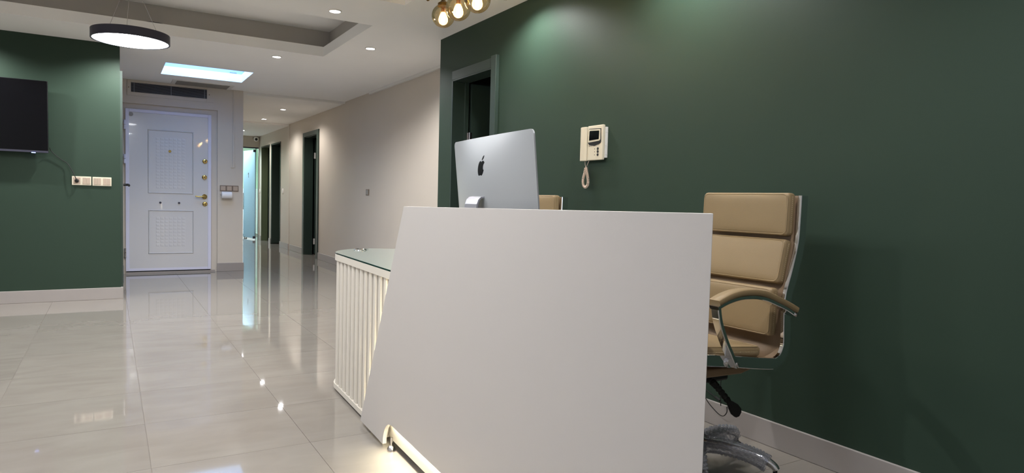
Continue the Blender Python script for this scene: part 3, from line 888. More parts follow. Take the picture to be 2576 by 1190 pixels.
# switches on the corridor wall
def side_switch(name, label, x, y, z, hw, hh, fm, im, rounded=False):
    t = thing(name, label, 'switch', (x, y, z))
    if rounded:
        MB().lathe([(1.0, 0), (1.0, 0.5), (0.7, 1.0)], (0, 0, 0), (-1, 0, 0), 20).build('cover', fm, t, smooth=True)
        t.children[0].scale = (0.02, hw, hh)
    else:
        MB().box(-0.009, 0, -hw, hw, -hh, hh).build('face_plate', fm, t, bevel=0.002)
        MB().box(-0.012, -0.008, -hw * 0.7, hw * 0.7, -hh * 0.7, hh * 0.7).build('rocker', im, t, bevel=0.001)
    return t
side_switch('wall_switch', 'single dark metal switch on the beige corridor wall', XC, 9.08, 1.177, 0.062, 0.042, 'plastic_brown', 'vent_grey')
side_switch('door_chime', 'small white oval cover on corridor wall by middle doorway', XP, 14.42, 1.185, 0.045, 0.06, 'plastic_white', 'plastic_white', True)
side_switch('door_chime', 'small white oval cover on corridor wall next to glass door', XP, 16.92, 1.185, 0.035, 0.05, 'plastic_white', 'plastic_white', True)

# --- stool and lamp in the room past the glass door
st = thing('stool', 'chrome stool standing in the room past the glass door', 'stool', (2.80, 18.05, 0))
MB().lathe([(0.15, 0.44), (0.16, 0.46), (0.15, 0.49), (0.02, 0.495)], (0, 0, 0), (0, 0, 1), 28).build('seat', 'plastic_white', st, smooth=True)
MB().tube([(0, 0, 0.06), (0, 0, 0.45)], 0.02, 12).build('column', 'chrome', st, smooth=True)
MB().lathe([(0.11, 0.2), (0.11, 0.215)], (0, 0, 0), (0, 0, 1), 24).build('foot_ring', 'chrome', st, smooth=True)
for k in range(5):
    an = k * 1.2566 + 0.3
    e_ = (0.2 * math.cos(an), 0.2 * math.sin(an))
    MB().tube([(0, 0, 0.09), (e_[0], e_[1], 0.06)], 0.012, 8).build('leg', 'chrome', st, smooth=True)
    MB().lathe([(0.02, -0.01), (0.025, 0), (0.02, 0.01)], (e_[0], e_[1], 0.026), (math.sin(an), -math.cos(an), 0), 16).build('caster', 'black_plastic', st, smooth=True)
rl = thing('ceiling_lamp', 'bright ceiling light of the room past the glass door', 'ceiling lamp', (2.7, 17.85, 2.6))
MB().box(-0.5, 0.5, -0.5, 0.5, -0.03, -0.005).build('diffuser', 'room_lamp', rl)
MB().box(-0.52, 0.52, -0.52, 0.52, -0.02, 0.0).build('frame', 'plastic_white', rl)

# ================================================================== reception desk
DK = math.atan(0.04)
dk = thing('reception_desk', 'white reception desk with slanted tall front panel, fluted end and glass counter', 'reception desk', (1.030, 3.064, 0), rz=-DK)
# local frame: x inward from the front panel, y along the desk (far end positive)
def top_z(y): return 1.069 + (y + 0.565) / (-2.222 + 0.565) * 0.019
yr = -2.224
pts = [(0.0, 0.022), (-0.565, 1.069), (yr, 1.088), (yr, 0.138), (-0.46, 0.138)] + [(-0.46 + 0.112 * math.sin(t * math.pi / 24), 0.030 + 0.108 * math.cos(t * math.pi / 24)) for t in range(1, 12)] + [(-0.348, 0.03), (-0.347, 0.022)]
fp = MB().prism(pts, lambda a, b_, e: (e, a + (0.022 if e > 0.01 and a < -2 else 0), b_), 0.0, 0.018).build('front_panel', 'desk_white', dk, bevel=0.0012)
box('base_board', 'desk_cream', 0.042, 0.056, yr + 0.03, -0.325, 0.036, 0.30, dk)
box('base_led_strip', 'led_warm', 0.021, 0.039, yr + 0.04, -0.37, 0.1405, 0.146, dk)
for y in (-0.385, -1.2, -2.0):  # adjustable feet
    ft = MB().lathe([(0.019, 0), (0.019, 0.010), (0.014, 0.020), (0.006, 0.024), (0.006, 0.06)], (0.028, y, 0), (0, 0, 1), 24).build('levelling_foot', 'steel', dk, smooth=True)
# led behind the slanted edge
q0, q1 = (-0.050, 0.075), (-0.555, 1.00)
MB().prism([(q0[0], q0[1]), (q1[0], q1[1]), (q1[0] - 0.008, q1[1]), (q0[0] - 0.008, q0[1])], lambda a, b_, e: (e, a, b_), 0.0185, 0.0225).build('edge_led_strip', 'led_edge', dk)
# fluted body
YF0, YF1 = -0.52, 0.622
XF = 0.032
MB().prism([(YF1 + 0.01, 0.03), (-0.29, 0.03), (-0.29, 0.31), (YF0, 0.31), (YF0, 0.745), (YF1 + 0.01, 0.745)], lambda a, b_, e: (e, a, b_), XF + 0.022, XF + 0.038).build('back_board', 'desk_cream', dk)
fm_ = MB().prism([(0, 0), (0.046, 0), (0.046, 0.010), (0.038, 0.0225), (0.006, 0.0225), (0, 0.016)], lambda a, b_, e: (0.0225 - b_, a, e), 0.0, 0.703).mesh('flute')
fm_.materials.append(MATS['desk_cream'])
fm_short = MB().prism([(0, 0), (0.046, 0), (0.046, 0.010), (0.038, 0.0225), (0.006, 0.0225), (0, 0.016)], lambda a, b_, e: (0.0225 - b_, a, e), 0.0, 0.42).mesh('flute')
fm_short.materials.append(MATS['desk_cream'])
k = 0
y = YF1 - 0.046
while y > YF0:
    o = bpy.data.objects.new('flute', fm_ if y > -0.28 else fm_short); link(o, dk); o.location = (XF, y, 0.042 if y > -0.28 else 0.325)
    y -= 0.0765
# counter outline (desk local, from world points)
def loc(p):
    dxw, dyw = p[0] - 1.030, p[1] - 3.064
    c_, s_ = math.cos(-DK), math.sin(-DK)
    return (c_ * dxw + s_ * dyw, -s_ * dxw + c_ * dyw)
curve = [loc(p) for p in [(1.083, 3.690), (1.090, 3.72), (1.105, 3.755), (1.128, 3.80), (1.158, 3.842), (1.208, 3.893), (1.26, 3.927), (1.32, 3.944), (1.39, 3.935), (1.50, 3.88), (1.56, 3.84), (1.585, 3.79), (1.59, 3.72)]]
out = [(XF - 0.006, -1.45), (XF - 0.006, 0.600)] + curve + [loc((1.57, 1.60))]
flat = lambda a, b_, e: (a, b_, e)
MB().prism(out, flat, 0.744, 0.779).build('counter_board', 'desk_cream', dk, bevel=0.001)
gl_ = MB().prism([(a, b_) for a, b_ in out], flat, 0.7795, 0.7875).build('counter_glass', 'counter_glass', dk, bevel=0.0008)
gl_.data.materials.append(MATS['glass_edge'])
for p in gl_.data.polygons:
    if abs(p.normal.z) < 0.5: p.material_index = 1
# bottom rail and rounded far end
MB().prism([(XF - 0.004, -0.26), (XF - 0.004, 0.600)] + curve[:9] + [(curve[8][0] + 0.01, curve[8][1] - 0.03), (curve[0][0] + 0.05, curve[0][1] - 0.02), (XF + 0.04, -0.26)], flat, 0.016, 0.043).build('bottom_rail', 'desk_cream', dk)
mb = MB()
cc = [(XF + 0.010, 0.600)] + [(a + 0.012, b_ - 0.008) for a, b_ in curve]
ci = [(a + 0.02, b_ - 0.02) for a, b_ in cc]
for i in range(len(cc) - 1):
    (a, b_), (c, d) = cc[i], cc[i + 1]
    (a2, b2), (c2, d2_) = ci[i], ci[i + 1]
    vs = [(a, b_, 0.03), (c, d, 0.03), (c2, d2_, 0.03), (a2, b2, 0.03), (a, b_, 0.745), (c, d, 0.745), (c2, d2_, 0.745), (a2, b2, 0.745)]
    mb.add(vs, [(0, 1, 5, 4), (1, 2, 6, 5), (2, 3, 7, 6), (3, 0, 4, 7), (0, 3, 2, 1), (4, 5, 6, 7)])
mb.build('curved_end', 'desk_cream', dk)
box('gable', 'desk_white', 0.05, 0.55, -1.46, -1.44, 0.02, 0.744, dk)
box('inner_board', 'desk_white', 0.020, 0.034, -2.05, -0.70, 0.32, 0.98, dk)
box('panel_cap', 'plastic_white', 0.018, 0.028, -0.84, -0.60, 1.045, 1.0695, dk)
for y in (0.42, -0.3, -1.3):
    MB().lathe([(0.02, 0), (0.02, 0.012), (0.01, 0.03)], (0.12, y, 0), (0, 0, 1), 16).build('levelling_foot', 'plastic_white', dk)

# chrome cable grommet on the counter
gp = (1.272, 3.826, 0.7878)
gr = thing('cable_grommet', 'round chrome cable grommet on the glass counter end', 'cable grommet', gp)
MB().lathe([(0.038, 0), (0.038, 0.003), (0.034, 0.007), (0.026, 0.007), (0.024, 0.003)], (0, 0, 0), (0, 0, 1), 32, cap=False).build('ring', 'chrome', gr, smooth=True)
MB().lathe([(0.024, 0.001), (0.024, 0.004), (0.001, 0.004)], (0, 0, 0), (0, 0, 1), 24).build('lid', 'dark_metal', gr, smooth=True)
MB().box(-0.012, 0.012, -0.006, 0.006, 0.004, 0.008).build('tab', 'chrome', gr)

# ================================================================== computer
# stands on the counter behind the tall panel, its back towards the room
cy0, cy1 = 1.722, 2.368
cxm, cym = 1.140, (cy0 + cy1) / 2
yaw_c = math.atan2(-(1.165 - 1.115), cy1 - cy0)
im = thing('desktop_computer', 'silver all-in-one computer seen from the back with black fruit-shaped emblem', 'computer', (cxm, cym, 0.7878), rz=yaw_c)
tilt = math.radians(6)
WH, HH = 0.326, 0.518
zb_, zt_ = 0.045, 0.539
def back(y, v, e=0.0):
    """point on the bulged back: y across, v 0..1 up, e outwards"""
    u = abs(y) / WH
    prof = (1 - u ** 2.2) ** 1.3 * (1 - (abs(v - 0.42) / 0.62) ** 2.2 if abs(v - 0.42) < 0.62 else 0)
    bulge = 0.055 * max(0, prof)
    x = -0.002 - bulge - e
    z = zb_ + v * (zt_ - zb_)
    zr = z - zt_
    # tilt about the top edge
    return (x - zr * math.tan(tilt), y, z)
NY, NV = 40, 32
vs, fs = [], []
rc = 0.018
def inset(v):
    """rounded corners: half width at height v"""
    z = v * (zt_ - zb_); d = min(z, (zt_ - zb_) - z)
    if d >= rc: return WH
    return WH - rc + math.sqrt(max(0, rc * rc - (rc - d) ** 2))
vl = [0, 0.004, 0.012, 0.022, 0.036] + [0.036 + (0.964 - 0.036) * k / NV for k in range(1, NV)] + [0.964, 0.978, 0.988, 0.996, 1.0]
for v in vl:
    hw = inset(v)
    for k in range(NY + 1):
        vs.append(back(-hw + 2 * hw * k / NY, v))
nf = NY + 1
for j in range(len(vl) - 1):
    for k in range(NY):
        fs.append((j * nf + k, j * nf + k + 1, (j + 1) * nf + k + 1, (j + 1) * nf + k))
# front face and rim (the screen side)
base = len(vs)
for v in vl:
    hw = inset(v)
    for k in (0, 1):
        p = back((-hw, hw)[k], v)
        z = zb_ + v * (zt_ - zb_)
        vs.append((0.003 - (z - zt_) * math.tan(tilt), p[1], z))
for j in range(len(vl) - 1):
    a = base + 2 * j
    fs.append((a, a + 2, a + 3, a + 1))
    fs.append((j * nf, (j + 1) * nf, a + 2, a))
    fs.append((j * nf + NY, a + 1, a + 3, (j + 1) * nf + NY))
hs_ = MB().add(vs, fs).build('housing', 'aluminium', im, smooth=35)
# dark screen glass on the far side
MB().add([(0.0060 - (zz - zt_) * math.tan(tilt), yy, zz) for zz, yy in ((zb_ + 0.09, -WH + 0.002), (zb_ + 0.09, WH - 0.002), (zt_ - 0.003, WH - 0.012), (zt_ - 0.003, -WH + 0.012))] +
         [(0.0031 - (zz - zt_) * math.tan(tilt), yy, zz) for zz, yy in ((zb_ + 0.09, -WH + 0.002), (zb_ + 0.09, WH - 0.002), (zt_ - 0.003, WH - 0.012), (zt_ - 0.003, -WH + 0.012))],
         [(0, 1, 2, 3), (4, 7, 6, 5), (0, 4, 5, 1), (1, 5, 6, 2), (2, 6, 7, 3), (3, 7, 4, 0)]).build('screen', 'screen_black', im)
# emblem: fruit outline with a bite on its right side as seen, and a leaf
fruit = [(0.0, 0.33), (0.10, 0.40), (0.22, 0.43), (0.34, 0.38), (0.42, 0.29), (0.34, 0.22), (0.29, 0.10), (0.30, -0.03), (0.36, -0.12), (0.44, -0.17), (0.38, -0.31), (0.29, -0.43), (0.18, -0.50), (0.09, -0.47), (0.0, -0.44), (-0.09, -0.47), (-0.18, -0.50), (-0.30, -0.42), (-0.39, -0.27), (-0.44, -0.08), (-0.44, 0.12), (-0.38, 0.29), (-0.28, 0.39), (-0.16, 0.42), (-0.07, 0.37)]
def cr_closed(P, n=4):
    out_ = []
    m_ = len(P)
    for i in range(m_):
        p0, p1, p2, p3 = [Vector((*P[(i + q) % m_], 0)) for q in (-1, 0, 1, 2)]
        for k in range(n):
            t = k / n
            out_.append(0.5 * ((2 * p1) + (p2 - p0) * t + (2 * p0 - 5 * p1 + 4 * p2 - p3) * t * t + (3 * p1 - p0 - 3 * p2 + p3) * t ** 3))
    return [(p.x, p.y) for p in out_]
leafp = [(0.02, 0.47), (0.05, 0.60), (0.13, 0.70), (0.24, 0.75), (0.22, 0.62), (0.14, 0.52)]
ES = 0.056
def emblem(P, nm):
    pts = cr_closed(P)
    mb = MB()
    n_ = len(pts)
    zc = 0.775
    def at(a, b_, e): return back(-a * ES * 0.95, zc + b_ * ES / (zt_ - zb_), e)
    # near side of the housing is -y: as seen, right is -y
    cx_ = sum(a for a, _ in pts) / n_; cy_ = sum(b_ for _, b_ in pts) / n_
    vs = [at(a, b_, 0.0014) for a, b_ in pts] + [at(a, b_, -0.001) for a, b_ in pts]
    fs = [tuple(range(n_))] + [(i, (i + 1) % n_, n_ + (i + 1) % n_, n_ + i) for i in range(n_)]
    mb.add(vs, fs)
    return mb.build(nm, 'emblem_black', im)
emblem(fruit, 'emblem_fruit')
emblem(leafp, 'emblem_leaf')
# stand: bent sheet from the back down to the foot
mb = MB()
prof = [(-0.042, 0.328), (-0.058, 0.325), (-0.068, 0.316), (-0.075, 0.30), (-0.082, 0.27), (-0.096, 0.18), (-0.108, 0.06), (-0.112, 0.004)]
xo = 0.105 * 0
sp_ = [(a + (zt_ - b_) * math.tan(tilt) * 0.6, b_) for a, b_ in prof]
for (a, b_), (c, d) in zip(sp_, sp_[1:]):
    tx, tz = c - a, d - b_
    l = math.hypot(tx, tz); nx_, nz_ = -tz / l * 0.006, tx / l * 0.006
    mb.add([(a, -0.052, b_), (a, 0.052, b_), (c, 0.052, d), (c, -0.052, d), (a + nx_, -0.052, b_ + nz_), (a + nx_, 0.052, b_ + nz_), (c + nx_, 0.052, d + nz_), (c + nx_, -0.052, d + nz_)],
           [(0, 1, 2, 3), (4, 7, 6, 5), (0, 3, 7, 4), (1, 5, 6, 2), (0, 4, 5, 1), (2, 6, 7, 3)])
mb.box(sp_[-1][0], 0.07, -0.09, 0.09, 0.0, 0.006)
so_ = mb.build('stand', 'alu_bright', im)
so_.location.y = 0.012

# ================================================================== intercom on the green wall
ic = thing('video_intercom', 'ivory video intercom handset with curly cord on green wall', 'intercom', (XG, 3.3025, 1.478))
hy = 0.1115
mb = MB().box(-0.020, 0, -hy + 0.0, hy - 0.02, -0.095, 0.095)
mb.build('wall_box', 'plastic_white', ic, bevel=0.003)
for z in (0.062, -0.02, -0.075):
    box('box_rib', 'plastic_white', -0.0215, -0.002, -hy - 0.0015, -hy + 0.004, z, z + 0.004, ic)
body = MB().box(-0.040, -0.020, -hy + 0.004, hy - 0.068, -0.108, 0.108).build('body', 'ivory_plastic', ic, bevel=0.005)
hs2 = MB().prism([(-0.046, -0.0665), (-0.052, -0.05), (-0.052, -0.018), (-0.044, 0.0), (-0.020, 0.0), (-0.020, -0.0665)], lambda a, b_, e: (a, hy + b_, e), -0.110, 0.104).build('handset', 'ivory_plastic', ic, bevel=0.004)
# screen surround, frame and glass (y grows away from the viewer)
sur = [(-0.092, 0.085), (-0.030, 0.088), (0.024, 0.090), (0.030, 0.082), (0.033, 0.0), (0.020, -0.012), (-0.03, -0.020), (-0.088, -0.006), (-0.094, 0.004)]
MB().prism([(a, b_) for a, b_ in sur], lambda a, b_, e: (e, a, b_), -0.0418, -0.0395).build('screen_surround', 'black_plastic', ic)
fo = [(-0.087, 0.080), (0.020, 0.086), (0.028, 0.078), (0.030, 0.012), (0.026, 0.004), (-0.080, 0.010), (-0.088, 0.018)]
MB().prism(fo, lambda a, b_, e: (e, a, b_), -0.0445, -0.0415).build('screen_frame', 'ivory_plastic', ic)
MB().prism([(-0.078, 0.072), (0.014, 0.076), (0.017, 0.070), (0.019, 0.016), (-0.076, 0.020)], lambda a, b_, e: (e, a, b_), -0.046, -0.044).build('screen', 'screen_black', ic)
for z in (-0.038, -0.056, -0.075):
    MB().lathe([(0.0085, 0), (0.0085, 0.002), (0.006, 0.003)], (-0.040, -0.065, z), (-1, 0, 0), 20).build('button', 'black_plastic', ic, smooth=True)
    box('button_symbol', 'plastic_brown', -0.0405, -0.0398, -0.036, -0.030, z - 0.003, z + 0.003, ic)
box('maker_mark', 'plastic_brown', -0.0405, -0.0398, 0.020, 0.024, -0.023, -0.014, ic)
box('maker_mark', 'vent_grey', -0.0405, -0.0398, -0.004, 0.018, -0.0175, -0.0155, ic)
box('maker_mark', 'vent_grey', -0.0405, -0.0398, 0.000, 0.012, -0.0225, -0.021, ic)
box('model_mark', 'plastic_brown', -0.0405, -0.0398, -0.076, -0.056, -0.013, -0.010, ic)
# curly cord: a hanging loop
mb = MB()
yc0 = hy - 0.052
loop = smooth_path([(-0.032, yc0 + 0.012, -0.108), (-0.032, yc0 + 0.010, -0.130), (-0.032, yc0 + 0.004, -0.150), (-0.032, yc0 + 0.012, -0.185), (-0.032, yc0 + 0.026, -0.225), (-0.032, yc0 + 0.020, -0.262), (-0.032, yc0 - 0.004, -0.275),
                    (-0.032, yc0 - 0.024, -0.255), (-0.032, yc0 - 0.024, -0.22), (-0.032, yc0 - 0.010, -0.18), (-0.030, yc0 - 0.002, -0.150), (-0.030, yc0 - 0.012, -0.130), (-0.028, yc0 - 0.024, -0.110)], 10)
# thin straight tails, helix in the middle
NLP = len(loop)
lens_ = [0]
for i in range(1, NLP): lens_.append(lens_[-1] + (loop[i] - loop[i - 1]).length)
Ltot = lens_[-1]
def at_len(s):
    for i in range(1, NLP):
        if lens_[i] >= s:
            t = (s - lens_[i - 1]) / max(1e-9, lens_[i] - lens_[i - 1])
            return loop[i - 1].lerp(loop[i], t), (loop[i] - loop[i - 1]).normalized()
    return loop[-1], (loop[-1] - loop[-2]).normalized()
hel = []
turns, s0, s1 = 46, 0.045, Ltot - 0.045
NS = turns * 10
for i in range(NS + 1):
    s = s0 + (s1 - s0) * i / NS
    p, t = at_len(s)
    a = t.cross(Vector((1, 0, 0))).normalized(); b2 = t.cross(a)
    an = 2 * math.pi * turns * i / NS
    hel.append(p + a * (0.0075 * math.cos(an)) + b2 * (0.0075 * math.sin(an)))
mb.tube([at_len(s0 * k / 6)[0] for k in range(7)] + hel + [at_len(s1 + (Ltot - s1) * k / 6)[0] for k in range(1, 7)], 0.0019, 5)
mb.build('curly_cord', 'cord_pink', ic, smooth=True)

# ================================================================== office chairs
def rounded_slab(name, m, parent, sx, sy, sz, r, puff=0.0, nx=14, ny=14):
    """cushion centred at the origin: sx thick, sy wide, sz tall, rounded edges, slightly puffed"""
    def sgn(t, e): return math.copysign(abs(t) ** e, t)
    vs, fs = [], []
    NU, NVv = 40, 20
    bm = bmesh.new()
    bmesh.ops.create_cube(bm, size=1.0)
    bmesh.ops.scale(bm, vec=(sx, sy, sz), verts=bm.verts)
    bmesh.ops.bevel(bm, geom=list(bm.edges) + list(bm.verts), offset=r, segments=4, profile=0.5, affect='EDGES', clamp_overlap=True)
    me = bpy.data.meshes.new(name)
    bmesh.ops.recalc_face_normals(bm, faces=bm.faces)
    # cut the big faces so that they can bulge
    es = [e for e in bm.edges if e.calc_length() > 0.08]
    bmesh.ops.subdivide_edges(bm, edges=es, cuts=8, use_grid_fill=True)
    for v in bm.verts:
        ky = max(0, 1 - (2 * v.co.y / sy) ** 4); kz = max(0, 1 - (2 * v.co.z / sz) ** 4)
        v.co.x += math.copysign(1, v.co.x) * puff * ky * kz if abs(v.co.x) > sx * 0.3 else 0
    bm.to_mesh(me); bm.free()
    for p in me.polygons: p.use_smooth = True
    me.materials.append(MATS[m])
    o = bpy.data.objects.new(name, me)
    link(o, parent)
    return o

def piping(sx, sy, sz, r, rad=0.0032, inset_=0.006):
    pts = []
    a, b_ = sy / 2 - inset_, sz / 2 - inset_
    rr = r
    for (cx_, cz_, a0) in ((a - rr, b_ - rr, 0), (-a + rr, b_ - rr, 90), (-a + rr, -b_ + rr, 180), (a - rr, -b_ + rr, 270)):
        for k in range(5):
            an = math.radians(a0 + k * 22.5)
            pts.append((-sx / 2 + 0.002, cx_ + rr * math.cos(an), cz_ + rr * math.sin(an)))
    pts.append(pts[0])
    return MB().tube(pts, rad, 6, cap=False)

def make_chair():
    t = thing('office_chair', 'x', 'office chair', (0, 0, 0))
    # chair faces -x; origin on the floor under the column
    CX = 2.04
    def q(x, z): return (x - CX, z)
    spine = [q(2.298, 1.152), q(2.296, 1.06), q(2.290, 0.965), q(2.262, 0.86), q(2.228, 0.755), q(2.228, 0.66), q(2.232, 0.585)]
    corner = [q(2.225, 0.555), q(2.208, 0.527), q(2.180, 0.511)]
    seatl = [q(2.150, 0.509), q(2.05, 0.522), q(1.90, 0.545), q(1.76, 0.562), q(1.70, 0.560), q(1.672, 0.540)]
    prof = spine + corner + seatl
    for sy in (-0.236, 0.236):
        MB().tube([(x, sy, z) for x, z in smooth_path2(prof)], 0, flat=(0.0215, 0.0085), up=(0, 1, 0)).build('side_frame', 'chrome', t, smooth=30)
    # leather shell between the frames
    pp = smooth_path2(prof)
    mb = MB()
    vs, fs = [], []
    n_ = len(pp)
    for i, (x, z) in enumerate(pp):
        a = pp[max(i - 1, 0)]; c = pp[min(i + 1, n_ - 1)]
        tx, tz = c[0] - a[0], c[1] - a[1]; l = math.hypot(tx, tz)
        nx_, nz_ = -tz / l, tx / l       # towards the sitter
        for (yy, off_) in ((-0.221, -0.004), (-0.12, 0.003), (0, 0.004), (0.12, 0.003), (0.221, -0.004)):
            vs.append((x - nx_ * 0 + (-abs(nx_)) * off_, yy, z + off_ * abs(nz_)))
    for i in range(n_ - 1):
        for k in range(4):
            fs.append((i * 5 + k, i * 5 + k + 1, (i + 1) * 5 + k + 1, (i + 1) * 5 + k))
    mb.add(vs, fs)
    o = mb.build('leather_shell', 'leather_shell', t, smooth=60)
    sd = o.modifiers.new('thick', 'SOLIDIFY'); sd.thickness = 0.012; sd.offset = 0
    # three back cushions
    cush = [(q(2.262, 1.078), 0.168, 0.02), (q(2.238, 0.893), 0.176, 0.22), (q(2.186, 0.700), 0.186, 0.04)]
    for k, ((x, z), hgt, rot) in enumerate(cush):
        sx, sy, sz = 0.046, 0.430, hgt
        c = rounded_slab('back_cushion', 'leather', t, sx, sy, sz, 0.014, 0.006)
        c.location = (x, 0, z); c.rotation_euler = (0, rot, 0)
        piping(sx, sy, sz, 0.02).build('piping', 'leather', c, smooth=True)
        st_ = MB()
        nst = int(hgt / 0.008)
        for j in range(2, nst - 1):
            zz = -hgt / 2 + hgt * j / nst
            for s in (-1, 1):
                st_.box(-0.001, 0.001, s * (sy / 2 - 0.0004), s * (sy / 2 + 0.0008), zz - 0.0022, zz + 0.0022)
        tag(st_.build('stitching', 'stitch', c), kind='stuff')
    # seat cushion
    c = rounded_slab('seat_cushion', 'leather', t, 0.040, 0.430, 0.430, 0.014, 0.008)
    c.location = (1.905 - CX, 0, 0.571); c.rotation_euler = (0, math.radians(90) + 0.085, 0)
    piping(0.040, 0.430, 0.430, 0.02).build('piping', 'leather', c, smooth=True)
    st_ = MB()
    for j in range(3, 52):
        zz = -0.215 + 0.43 * j / 54
        for s in (-1, 1):
            st_.box(-0.001, 0.001, s * 0.2146, s * 0.2158, zz - 0.0022, zz + 0.0022)
    tag(st_.build('stitching', 'stitch', c), kind='stuff')
    # armrests
    for s in (-1, 1):
        ya = s * 0.268
        top = [q(1.790, 0.772), q(1.84, 0.790), q(1.90, 0.801), q(1.972, 0.802), q(2.04, 0.792), q(2.10, 0.772), q(2.165, 0.748), q(2.225, 0.722)]
        pad = smooth_path([(x, ya, z) for x, z in top], 4)
        mb = MB()
        mb.tube([p + Vector((0, 0, -0.004)) for p in pad], 0, flat=(0.0105, 0.025), up=(0, 1, 0))
        o = mb.build('arm_pad', 'leather', t, smooth=50, )
        under = smooth_path([(x, ya, z - 0.022) for x, z in top[:-1]] + [(q(2.222, 0)[0], ya, 0.698)], 4)
        MB().tube(under, 0, flat=(0.007, 0.020), up=(0, 1, 0)).build('arm_bar', 'chrome', t, smooth=30)
        post = smooth_path([(*q(1.800, 0)[:1], ya, 0.752), (q(1.812, 0)[0], ya, 0.70), (q(1.845, 0)[0], ya - s * 0.002, 0.635), (q(1.885, 0)[0], ya - s * 0.008, 0.58), (q(1.925, 0)[0], ya - s * 0.016, 0.528)], 5)
        MB().tube(post, 0, flat=(0.0085, 0.017), up=(0, 1, 0)).build('arm_post', 'chrome', t, smooth=30)
        MB().lathe([(0.017, -0.012), (0.019, 0.0), (0.017, 0.012)], (q(1.905, 0)[0], ya - s * 0.026, 0.540), (0, 1, 0), 20).build('arm_bracket', 'chrome', t, smooth=True)
        for (x, z, oy) in ((*q(1.920, 0.536), 0.000), (*q(2.218, 0.701), 0.018)):
            MB().lathe([(0.008, 0), (0.008, 0.006), (0.005, 0.008)], (x, ya + s * oy, z), (0, s, 0), 14).build('bolt', 'steel', t, smooth=True)
    # mechanism, lever, column and star base
    MB().prism([(-0.20, 0.50), (0.05, 0.492), (0.09, 0.475), (0.03, 0.462), (-0.20, 0.468)], lambda a, b_, e: (a, e, b_), -0.17, 0.17).build('under_pan', 'leather_shell', t, bevel=0.006)
    MB().box(-0.10, 0.10, -0.05, 0.07, 0.40, 0.475).build('mechanism', 'black_plastic', t, bevel=0.01)
    lv = [(-0.06, -0.05, 0.45), (-0.085, -0.115, 0.44), (-0.06, -0.128, 0.415), (0.00, -0.135, 0.352)]
    ring = MB()
    P_ = smooth_path(lv, 14)
    ring.tube(P_, [0.0115 + 0.003 * math.sin(i * 2.1) for i in range(len(P_))], 12)
    ring.build('tilt_lever', 'rubber', t, smooth=True)
    pad = [(-0.006, 0.0), (-0.017, 0.028), (-0.023, 0.055), (-0.019, 0.080), (-0.006, 0.090), (0.012, 0.088), (0.022, 0.076), (0.022, 0.05), (0.013, 0.02), (0.006, 0.0)]
    dv = Vector((0.06, -0.004, -0.0605)).normalized(); sv = Vector((0.71, 0, 0.70))
    o_ = Vector((0.0, -0.135, 0.352))
    MB().prism(pad, lambda a, b_, e: tuple(o_ + dv * b_ + sv * a * 1.05 + Vector((0, e, 0))), -0.006, 0.006).build('lever_paddle', 'rubber', t, bevel=0.003)
    MB().lathe([(0.028, 0.10), (0.028, 0.26), (0.014, 0.265), (0.014, 0.41)], (0.058, 0.068, 0), (0, 0, 1), 24).build('gas_column', 'black_plastic', t, smooth=True)
    MB().lathe([(0.045, 0.075), (0.045, 0.12), (0.03, 0.13)], (0.058, 0.068, 0), (0, 0, 1), 24).build('hub', 'chrome', t, smooth=True)
    hub = Vector((0.058, 0.068, 0))
    for k in range(5):
        an = math.radians(-63 + 72 * k)
        dvec = Vector((math.cos(an), math.sin(an), 0)); sv2 = Vector((-dvec.y, dvec.x, 0))
        path = [hub + dvec * r_ + Vector((0, 0, z_)) for r_, z_ in ((0.03, 0.118), (0.10, 0.124), (0.18, 0.120), (0.26, 0.106), (0.305, 0.086), (0.320, 0.070))]
        sp2 = smooth_path(path, 4)
        lg = MB().tube(sp2, [0.021 - 0.007 * i / len(sp2) for i in range(len(sp2))], 12).build('base_leg', 'chrome', t, smooth=True)
        # bubble wrap round the leg
        w = MB()
        sw = smooth_path([hub + dvec * r_ + Vector((0, 0, z_)) for r_, z_ in ((0.05, 0.114), (0.10, 0.118), (0.18, 0.114), (0.24, 0.103), (0.282, 0.088))], 6)
        w.tube(sw, 0.031, 16, cap=False)
        rr = random.Random(k)
        nring = 19
        for i in range(nring):
            f = i / (nring - 1) * (len(sw) - 1.001)
            i0 = int(f); pc_ = sw[i0].lerp(sw[min(i0 + 1, len(sw) - 1)], f - i0)
            tdir = (sw[min(i0 + 1, len(sw) - 1)] - sw[i0]).normalized()
            b2 = tdir.cross(sv2)
            for j in range(12):
                a2 = 2 * math.pi * (j + 0.5 * (i % 2)) / 12
                nrm = sv2 * math.cos(a2) + b2 * math.sin(a2)
                cpt = pc_ + nrm * (0.030 + rr.uniform(-0.001, 0.002))
                u_ = tdir; v_ = nrm.cross(tdir)
                rb = 0.0062
                vs = []
                for (hh, rad_) in ((0, rb), (0.0035, rb * 0.85), (0.0052, rb * 0.4)):
                    for m_ in range(7):
                        an2 = 2 * math.pi * m_ / 7
                        vs.append(cpt + nrm * hh + u_ * (rad_ * math.cos(an2)) + v_ * (rad_ * math.sin(an2)))
                fs = [tuple(14 + m_ for m_ in range(7))]
                for L2 in (0, 7):
                    fs += [(L2 + m_, L2 + (m_ + 1) % 7, L2 + 7 + (m_ + 1) % 7, L2 + 7 + m_) for m_ in range(7)]
                w.add(vs, fs)
        wo = w.build('bubble_wrap', 'bubble_film', lg, smooth=60)
        tag(wo, 'clear bubble wrap', kind='stuff')
        cp = hub + dvec * 0.315
        axv = Vector((math.cos(an + 1.0), math.sin(an + 1.0), 0))
        cs = MB()
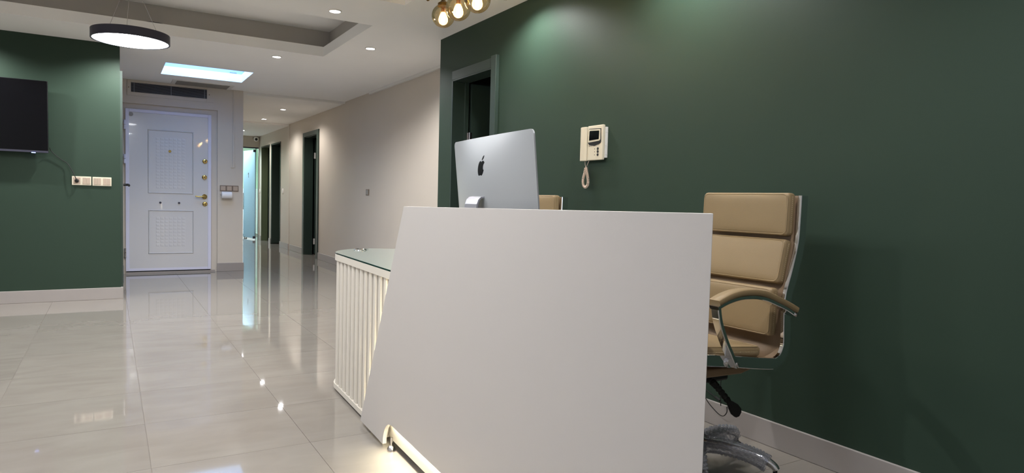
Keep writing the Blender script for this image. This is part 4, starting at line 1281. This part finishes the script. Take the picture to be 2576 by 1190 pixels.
        for off_ in (-0.016, 0.004):
            cs.lathe([(0.020, off_), (0.026, off_ + 0.003), (0.026, off_ + 0.009), (0.020, off_ + 0.012)], cp + Vector((0, 0, 0.0262)), axv, 20)
        cs.tube([cp + Vector((0, 0, 0.03)), cp + Vector((0, 0, 0.068))], 0.009, 10)
        cs.build('caster', 'black_plastic', t, smooth=True)
    return t

def smooth_path2(pts, n=5):
    return [(p.x, p.z) for p in smooth_path([(a, 0, b_) for a, b_ in pts], n)]

chair = make_chair()
chair.location = (2.04, 1.848, 0)
tag(chair, 'tan leather office chair at the near end of desk, bubble-wrapped base', 'office chair', 'tan leather chairs behind the reception desk')
ch2 = copy_tree(chair)
ch2.location = (2.04, 3.428, 0)
tag(ch2, 'tan leather office chair mostly hidden behind the computer', 'office chair', 'tan leather chairs behind the reception desk')
for c in ch2.children:
    if not c.name.startswith(('caster', 'base_leg', 'hub')):
        c.location.z -= 0.018

# loose cables at the foot of the green wall
lc = thing('loose_cable', 'thin black cables hanging at the skirting behind the office chair', 'cable', (2.57, 2.2, 0))
def w2l(*p): return (p[0] - 2.57, p[1] - 2.2, p[2])
MB().tube(smooth_path([w2l(2.585, 2.19, 0.42), w2l(2.582, 2.205, 0.32), w2l(2.578, 2.213, 0.24), w2l(2.575, 2.21, 0.17), w2l(2.57, 2.20, 0.12)]), 0.0022, 6).build('cord', 'rubber', lc, smooth=True)
MB().tube(smooth_path([w2l(2.57, 2.36, 0.24), w2l(2.57, 2.30, 0.135), w2l(2.57, 2.232, 0.086), w2l(2.568, 2.185, 0.074), w2l(2.568, 2.160, 0.10), w2l(2.57, 2.162, 0.128)]), 0.0022, 6).build('cord', 'rubber', lc, smooth=True)
MB().tube(smooth_path([w2l(2.58, 2.37, 0.20), w2l(2.58, 2.29, 0.166), w2l(2.58, 2.245, 0.152)]), 0.0025, 6).tube([w2l(2.58, 2.245, 0.152), w2l(2.58, 2.215, 0.142)], 0.006, 8).build('plug_lead', 'rubber', lc, smooth=True)
